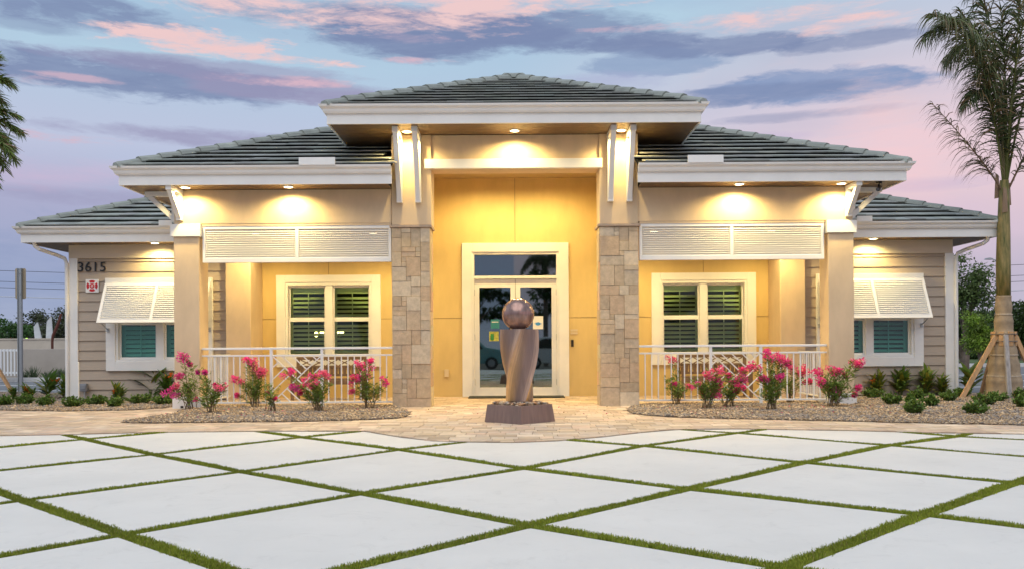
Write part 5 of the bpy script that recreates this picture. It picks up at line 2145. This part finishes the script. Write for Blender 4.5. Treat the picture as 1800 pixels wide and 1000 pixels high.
# =================================================================== TREES
def tree(px, Y, ztop, zbot, wm, label, col, n=6000, leaf=.16, airy=.0, clumps=26, group='trees beyond the car parks', X=None, name='leafy_tree'):
    x0 = PX(px, Y) if X is None else X
    t = thing(name, label, 'tree', (x0, Y, 0), group)
    tr = MB()
    H = ztop - zbot
    cz = (ztop + zbot) / 2
    tr.tube([(x0, Y, -.1), (x0 + wm * .02, Y, zbot * .6 + .1), (x0 - wm * .02, Y, cz)], [wm * .035 + .04, wm * .028 + .03, wm * .012 + .02], 8)
    cs = []
    for k in range(clumps):
        q = norm(RNG.normal(0, 1, 3)) * (RNG.random() ** .45)
        r_ = RNG.uniform(.16, .30) * min(wm / 2, H / 2)
        c = np.array([x0 + q[0] * (wm / 2 - r_ * .8), Y + q[1] * (wm / 2 - r_ * .8) * .8, cz + q[2] * (H / 2 - r_ * .7)])
        cs.append((c, r_))
        if k % 3 == 0:
            b0 = np.array([x0, Y, zbot * .7 + H * .1 * RNG.random()])
            m_ = b0 * .5 + c * .5 + np.array([0, 0, .1 * H])
            bz = bez(b0, m_, c, 5)
            tr.tube([tuple(p) for p in bz], list(np.linspace(wm * .014 + .015, .01, 5)), 5, cap=False)
    put('trunk', tr, BARK, t)
    per = n // clumps
    Ps, Ds, Cs = [], [], []
    for c, r_ in cs:
        q = norm(RNG.normal(0, 1, (per, 3)))
        rad_ = r_ * (1.0 - .55 * RNG.random((per, 1)) ** 1.5) * (1 + airy * RNG.normal(0, .35, (per, 1)))
        P = c[None] + q * rad_ * np.array([1.25, 1.25, .85])
        Ps.append(P)
        Ds.append(q + RNG.normal(0, .7, (per, 3)))
        Cs.append(np.full(per, RNG.uniform(.7, 1.3)))
    P, D, k_ = np.concatenate(Ps), np.concatenate(Ds), np.concatenate(Cs)
    V = leaf_geo(P, D, leaf, leaf * .55, .1)
    put_np('crown', V, quads(len(P)), LEAF, greens(len(P), col, .35, k_), t)


DG = (.055, .092, .022)
# right side
tree(1697, 36, 5.0, 1.2, 3.0, 'airy young tree with thin crown just right of the wing', (.11, .16, .045), 4200, .15, 1.5, 24)
tree(1722, 33, 2.45, .5, 1.9, 'bright green rounded tree behind the palm brace', (.20, .30, .035), 4200, .11, .4)
tree(1690, 44, 3.4, .3, 4.0, 'dark green bushy tree next to the beige gate pillar', DG, 5000, .18)
tree(1740, 58, 4.2, .3, 5.5, 'dark tree between the light pole and the palm trunk', DG, 5000, .22)
tree(1795, 52, 4.0, .2, 5.0, 'round green tree right of the palm trunk', (.055, .095, .02), 5000, .2)
tree(1850, 60, 4.6, .2, 7.0, 'large green tree at the far right', (.05, .09, .02), 5000, .22)
tree(1668, 66, 4.0, .2, 6.0, 'distant dark tree partly behind the right wing', DG, 4000, .25)
tree(1765, 70, 4.4, .2, 7.0, 'distant dark tree hidden behind the palm trunk', DG, 4000, .25)
# left side
tree(0, 42, 2.9, .3, 3.6, 'deep green tree at the left edge beyond the walls', (.05, .12, .02), 5000, .16)
tree(-60, 44, 4.2, .3, 4.6, 'deep green tree outside the left edge', (.05, .12, .02), 3000, .18)
tree(60, 62, 4.4, .6, 2.8, 'thin grey green tree just right of the sign post', (.085, .10, .05), 2600, .2, .9)
tree(78, 60, 3.6, .3, 3.0, 'grey brown tree behind the white flags', (.09, .09, .055), 3000, .2, .9)
tree(118, 56, 4.1, .3, 3.6, 'grey green tree touching the left wing corner', (.075, .09, .045), 3800, .2, .8)
tree(35, 66, 3.0, .3, 4.0, 'low grey green tree left of the lamp', (.07, .09, .045), 3000, .22, .6)
tree(150, 66, 4.0, .3, 5.0, 'far tree behind the left wing corner', (.075, .09, .045), 2500, .22, .6)
# trees across the street behind the camera (seen only as reflections in the glass)
for k, xx in enumerate((-9.5, -3.5, 3.2, 9.0)):
    tree(0, -17 - (k % 2) * 3, 5.2 + (k % 3) * .5, 2.3, 7.2, ('dark spreading tree across the street, far left', 'dark spreading tree across the street, left of centre', 'dark spreading tree across the street, right of centre', 'dark spreading tree across the street, far right')[k],
         DG, 3500, .34, .3, 26, 'trees across the street', X=xx)

qx, qy = 1.9, -15.0
rp_ = thing('palm_across_street', 'shaggy palm across the street, mirrored in the transom glass', 'palm tree', (qx, qy, 0))
put('trunk', MB().tube([(qx, qy, z) for z in np.linspace(-.1, 6.1, 8)], .14, 10), BARK, rp_)
for k in range(14):
    a_ = 6.283 * k / 14 + .2
    frond(rp_, [(qx, qy, 6.1), (qx + .75 * math.cos(a_), qy + .75 * math.sin(a_), 7.0), (qx + 1.5 * math.cos(a_), qy + 1.5 * math.sin(a_), 5.3 + .3 * (k % 3))], .6, .04, G1, 40, 1.6, .2, (.12, .12, .04), .03)

def parked_car(x, y, col, label):
    t = thing('parked_car', label, 'car', (x, y, -.1), 'cars parked across the street')
    z0 = -.1
    side = [(-2.25, .35), (-2.28, .75), (-2.15, .98), (-1.9, 1.06), (-1.45, 1.58), (-.9, 1.70), (.55, 1.70), (1.05, 1.18), (2.0, 1.02), (2.25, .82), (2.28, .38), (1.85, .30), (-1.8, .30)]
    put('body', MB().prism([(x + a, z0 + b) for a, b in side], 'y', y - .88, y + .88), mat('car_paint_%s' % label.split()[0], col, .3), t, bevel=.05)
    for q in ([(-1.42, 1.10), (-1.18, 1.50), (-.88, 1.60), (-.42, 1.60), (-.42, 1.08)], [(-.34, 1.08), (-.34, 1.60), (.50, 1.60), (.92, 1.14), (.90, 1.08)]):
        for sy in (-.892, .892):
            put('side_window', MB().prism([(x + a, z0 + b) for a, b in q], 'y', y + sy - .006, y + sy + .006), BLACK, t)
    for wx in (-1.4, 1.4):
        for sy in (-.83, .83):
            wh = put('wheel', MB().tube([(x + wx, y + sy - .11, z0 + .33), (x + wx, y + sy + .11, z0 + .33)], .33, 20), BLACK, t)
            put('rim', MB().tube([(x + wx, y + sy - .118, z0 + .33), (x + wx, y + sy + .118, z0 + .33)], .20, 14), STEEL, wh)
    for sy in (-.6, .6):
        put('headlight', MB().box(x + 2.22, x + 2.30, y + sy - .16, y + sy + .16, z0 + .70, z0 + .82), WHITE, t)
        put('tail_light', MB().box(x - 2.31, x - 2.22, y + sy - .14, y + sy + .14, z0 + .72, z0 + .90), RED, t)


parked_car(-2.6, -9.5, (.20, .42, .42), 'teal parked car across the street, left one of the pair mirrored in the doors')
parked_car(2.5, -9.9, (.62, .64, .64), 'silver parked car across the street, right one of the pair mirrored in the doors')

# distant hedge and scrub line closing the horizon
n = 42000
xs = RNG.uniform(-110, 110, n)
ys = RNG.uniform(78, 88, n)
top = 1.9 + .8 * np.sin(xs * .21) + .5 * np.sin(xs * .83 + 1)
zs = RNG.random(n) ** .8 * top
D = RNG.normal(0, 1, (n, 3))
hd_o = put_np('distant_hedge', leaf_geo(np.c_[xs, ys, zs], D, .55, .4, .1), quads(n), LEAF, greens(n, (.05, .075, .025), .4), kind='stuff')
tag(hd_o, 'continuous dark green hedge line along the far horizon', 'hedge')

# =================================================================== LEFT BACKGROUND
LWALL = mat('garden_wall_render', (.42, .37, .32), .85, var=.08, vscale=1.5)
LWALL2 = mat('pale_wall_render', (.55, .48, .39), .85, var=.08, vscale=1.5)
wl1 = put('garden_wall', MB().box(-26, PX(178, 30), 30, 30.2, -.1, 1.10), LWALL, bevel=.01)
tag(wl1, 'low taupe rendered wall beyond the car park on the left', 'wall')
wl2 = put('boundary_wall', MB().box(-34, PX(190, 36), 36, 36.25, -.1, 1.50), LWALL2)
put('wall_coping', MB().box(-34, PX(190, 36), 35.97, 36.28, 1.502, 1.56), LWALL2, wl2)
tag(wl2, 'taller cream wall behind the low taupe wall', 'wall')
fc = thing('picket_fence', 'white picket fence in front of the taupe wall at the left edge', 'fence', (PX(0, 28.6), 28.6, 0))
yq = 28.6
xa_, xb_ = PX(-120, yq), PX(32, yq)
for z in (.27, 1.02):
    put('rail', MB().box(xa_, xb_, yq, yq + .04, z, z + .07), RAILW, fc)
x = xa_
pk_ = None
while x < xb_:
    if pk_ is None:
        pk_ = put('picket', MB().box(x, x + .045, yq - .026, yq - .002, .2, 1.10), RAILW, fc)
        xo_ = WL[pk_.name].x - x
    else:
        inst(pk_, 'picket', fc, (x + xo_, yq - .014, .2))
    x += .115
put('fence_post', MB().box(xb_, xb_ + .09, yq - .03, yq + .06, -.05, 1.14), RAILW, fc)

# grasses at the wall foot
for px_, hh in ((42, .42), (58, .62), (82, .40), (104, .55), (112, .45)):
    Yg = 29.4
    xg = PX(px_, Yg)
    n = 70
    P = np.c_[xg + RNG.normal(0, .06, n), Yg + RNG.normal(0, .05, n), np.zeros(n)]
    D = np.c_[RNG.normal(0, .35, n), RNG.normal(0, .3, n), np.ones(n)]
    V = leaf_geo(P, D, hh * (.6 + .5 * RNG.random(n)), .03, .1)
    go = put_np('grass_clump', V, quads(n), LEAF, greens(n, (.10, .14, .07), .3))
    tag(go, 'ornamental grass tuft at the taupe wall, %s' % {42: 'behind the sign post', 58: 'the tallest', 82: 'the small middle one', 104: 'left one of the right pair', 112: 'right one of the right pair'}[px_], 'grass clump', 'grass tufts along the taupe wall')

# sign post seen from behind
ys_ = 21.5
xs_ = PX(36, ys_)
sp_o = thing('street_sign', 'tall metal sign post seen from behind at the left', 'sign', (xs_, ys_, 0))
put('post', MB().box(xs_ - .045, xs_ + .045, ys_ - .02, ys_ + .02, -.1, PZ(472, ys_, 36)), STEEL, sp_o)
for s_ in (-1, 1):
    put('post_flange', MB().box(xs_ + s_ * .047 - .006, xs_ + s_ * .047 + .006, ys_ - .045, ys_ + .02, -.1, PZ(472, ys_, 36)), STEEL, sp_o)
zt_, zb_ = PZ(472, ys_, 36), PZ(525, ys_, 36)
hw = .135
pl = [(xs_ - hw + .02, zb_), (xs_ + hw - .02, zb_), (xs_ + hw, zb_ + .03), (xs_ + hw, zt_ - .03), (xs_ + hw - .02, zt_), (xs_ - hw + .02, zt_), (xs_ - hw, zt_ - .03), (xs_ - hw, zb_ + .03)]
put('sign_plate', MB().prism(pl, 'y', ys_ + .021, ys_ + .026), mat('sign_back', (.46, .37, .25), .5, metal=.3), sp_o)
for z in (zt_ - .12, zb_ + .12):
    put('bolt', MB().tube([(xs_, ys_ - .035, z), (xs_, ys_ - .02, z)], .018, 8), STEEL, sp_o)

# rust brown bent pole
Yr = 31.5
rp = put('bent_pole', MB().tube([(PX(92, Yr), Yr, -.1), PP(92, 600, Yr), PP(93, 590, Yr), PP(99, 577, Yr), PP(105, 562, Yr), PP(108, 551, Yr)], [.04, .045, .05, .055, .05, .04], 10), mat('rust_brown', (.12, .035, .02), .7))
tag(rp, 'rust brown bent pole standing between the two walls', 'pole')
Yf = 40
for px_, py_, lb in ((87, 556, 'upright white feather flag beyond the cream wall'), (72, 566, 'leaning white feather flag left of the upright one')):
    xf = PX(px_, Yf)
    zt_ = PZ(py_, Yf, px_)
    ln = -.22 if px_ == 72 else .02
    fl = thing('feather_flag', lb, 'flag', (xf, Yf, 0), 'white feather flags')
    put('flag_pole', MB().tube([(xf + .18, Yf, -.1), (xf + .16 + ln * .3, Yf, zt_ * .6), (xf + .08 + ln, Yf, zt_)], .016, 6), STEEL, fl)
    P_ = []
    for k in range(9):
        s_ = k / 8
        z = .7 + (zt_ - .7) * s_
        w_ = .27 * (1 - s_ ** 12) + .04
        xx = xf + .17 + ln * s_ - .08 * s_ ** 3
        P_.append(((xx - w_, z), (xx, z)))
    fm_ = MB()
    for k in range(8):
        (a, z0_), (b, _) = P_[k]
        (c, z1_), (d_, _) = P_[k + 1]
        yo = .03 * math.sin(k * 1.3)
        yo2 = .03 * math.sin((k + 1) * 1.3)
        fm_.add([(a, Yf + yo - .02, z0_), (b, Yf - .02, z0_), (d_, Yf - .02, z1_), (c, Yf + yo2 - .02, z1_)], [(0, 1, 2, 3)])
    put('banner', fm_, mat('white_cloth', (.75, .76, .74), .8, transl=.3), fl)

# small far street things on the left
Yl = 48
lg = thing('traffic_light', 'far traffic light glowing yellow green above the cream wall', 'traffic light', (PX(48, Yl), Yl, 0))
xl = PX(48, Yl)
put('pole', MB().tube([(xl, Yl + .1, -.1), (xl, Yl + .1, 2.2)], .05, 8), STEEL, lg)
put('housing', MB().box(xl - .17, xl + .17, Yl - .05, Yl + .09, 1.45, 2.1), BLACK, lg, bevel=.02)
put('signal_lens', MB().lathe([(.13 * math.sin(math.pi * k / 10), -.13 * math.cos(math.pi * k / 10)) for k in range(1, 10)], (xl, Yl - .06, 1.62), 14), mat('green_signal', (.3, .8, .05), .3, emit=(.55, 1.0, .08), estr=3.0), lg)
put('dark_lens', MB().lathe([(.10 * math.sin(math.pi * k / 8), -.10 * math.cos(math.pi * k / 8)) for k in range(1, 8)], (xl, Yl - .05, 1.93), 12), mat('dark_red_lens', (.08, .01, .01), .3), lg)
sg = thing('roadside_sign', 'far teal and red roadside sign left of the traffic light', 'sign', (PX(28, 46), 46, 0))
xl = PX(28, 46)
put('pole', MB().tube([(xl, 46.05, -.1), (xl, 46.05, 1.5)], .04, 8), STEEL, sg)
put('teal_panel', MB().box(xl - .3, xl + .3, 45.95, 46, 1.75, 2.15), TEAL, sg)
put('red_panel', MB().box(xl - .3, xl + .3, 45.95, 46, 1.50, 1.745), RED, sg)

# =================================================================== RIGHT BACKGROUND
Yk = 62
fn = thing('iron_fence', 'black iron picket fence across the road on the right', 'fence', (PX(1760, Yk), Yk, 0))
xa_, xb_ = PX(1660, Yk), PX(1880, Yk)
FB = mat('black_iron', (.015, .015, .016), .5)
for z in (.22, 1.15):
    put('rail', MB().box(xa_, xb_, Yk, Yk + .05, z, z + .05), FB, fn)
x = xa_
pk_ = None
while x < xb_:
    if pk_ is None:
        pk_ = put('picket', MB().box(x - .012, x + .012, Yk - .026, Yk - .002, .06, 1.32), FB, fn)
    else:
        inst(pk_, 'picket', fn, (x, Yk - .014, .06))
    x += .15
for x in np.arange(xa_, xb_, 2.4):
    put('fence_post', MB().box(x - .04, x + .04, Yk + .051, Yk + .13, -.05, 1.40), FB, fn)
pil = put('gate_pillar', MB().box(PX(1679, 58), PX(1690, 58), 58, 58.5, -.05, 1.45).box(PX(1678, 58), PX(1691, 58), 57.95, 58.55, 1.452, 1.52), LWALL2, bevel=.01)
tag(pil, 'cream gate pillar at the end of the black iron fence', 'pillar')
hg = put_np('clipped_hedge', leaf_geo(np.c_[RNG.uniform(PX(1680, 56), PX(1860, 56), 9000), RNG.uniform(56, 57.2, 9000), RNG.random(9000) * .5], RNG.normal(0, 1, (9000, 3)), .14, .09, .1),
            quads(9000), LEAF, greens(9000, (.05, .10, .02), .4), kind='stuff')
tag(hg, 'low clipped hedge in front of the black iron fence', 'hedge')
# hydrant
Yh = 47
xh = PX(1697, Yh)
hy = thing('fire_hydrant', 'red fire hydrant at the kerb across the road', 'hydrant', (xh, Yh, 0))
put('barrel', MB().lathe([(.16, 0), (.16, .05), (.11, .06), (.11, .50), (.15, .51), (.15, .55), (.12, .60), (.06, .68), (.03, .70), (.03, .75)], (xh, Yh, -.02), 16), RED, hy, smooth=False)
for s_ in (-1, 1):
    put('outlet', MB().tube([(xh + s_ * .10, Yh, .38), (xh + s_ * .20, Yh, .38)], [.06, .065], 10), RED, hy)
put('front_outlet', MB().tube([(xh, Yh - .1, .36), (xh, Yh - .19, .36)], [.08, .085], 12), RED, hy)
# lamp posts
Yp2 = 60
xp = PX(1728, Yp2)
pp_ = put('utility_pole', MB().tube([(xp, Yp2, -.1), (xp, Yp2, 5.4)], [.12, .08], 10), STEEL)
tag(pp_, 'plain grey pole rising behind the bright green tree', 'pole')
Yp3 = 45
xp = PX(1760, Yp3)
sl_ = thing('street_lamp', 'grey street lamp whose arm shows left of the palm trunk', 'street lamp', (xp, Yp3, 0))
zh = PZ(456, Yp3, 1738)
put('pole', MB().tube([(xp, Yp3, -.1), (xp, Yp3, zh - .6)], [.10, .06], 10), STEEL, sl_)
put('arm', MB().tube([(xp, Yp3, zh - .62), (xp - .12, Yp3, zh - .30), (PX(1750, Yp3), Yp3, zh - .04), (PX(1745, Yp3), Yp3, zh)], .028, 8), STEEL, sl_)
xq = PX(1739, Yp3)
put('lamp_head', MB().prism([(xq - .20, zh - .02), (xq + .16, zh - .03), (xq + .20, zh + .03), (xq + .02, zh + .08), (xq - .16, zh + .05)], 'y', Yp3 - .09, Yp3 + .09), STEEL, sl_)

# overhead wires
WIRE = mat('wire', (.05, .05, .06), .6)
for k, (zz, lb) in enumerate(((6.9, 'uppermost thin dark overhead wire behind the building'), (6.0, 'middle thin dark overhead wire behind the building'), (5.5, 'lower thin dark overhead wire behind the building'), (4.75, 'lowest, paler overhead cable behind the building'))):
    pts = [(x, 72, zz + .0009 * (x * x) / 2) for x in np.linspace(-75, 75, 25)]
    wr = put('overhead_wire', MB().tube(pts, .022 if k < 3 else .035, 5), WIRE if k < 3 else mat('pale_cable', (.5, .52, .55), .6))
    tag(wr, lb, 'wire', 'overhead wires behind the building')
for s_ in (-1, 1):
    up_ = thing('utility_pole', 'wooden pole carrying the overhead wires, %s of the picture' % ('left' if s_ < 0 else 'right'), 'pole', (75 * s_, 72, 0))
    put('mast', MB().tube([(75 * s_, 72, -.1), (75 * s_, 72, 10)], [.16, .11], 10), BARK, up_)
    put('cross_arm', MB().box(75 * s_ - .06, 75 * s_ + .06, 71.2, 72.8, 9.3, 9.42), TIMBG, up_)
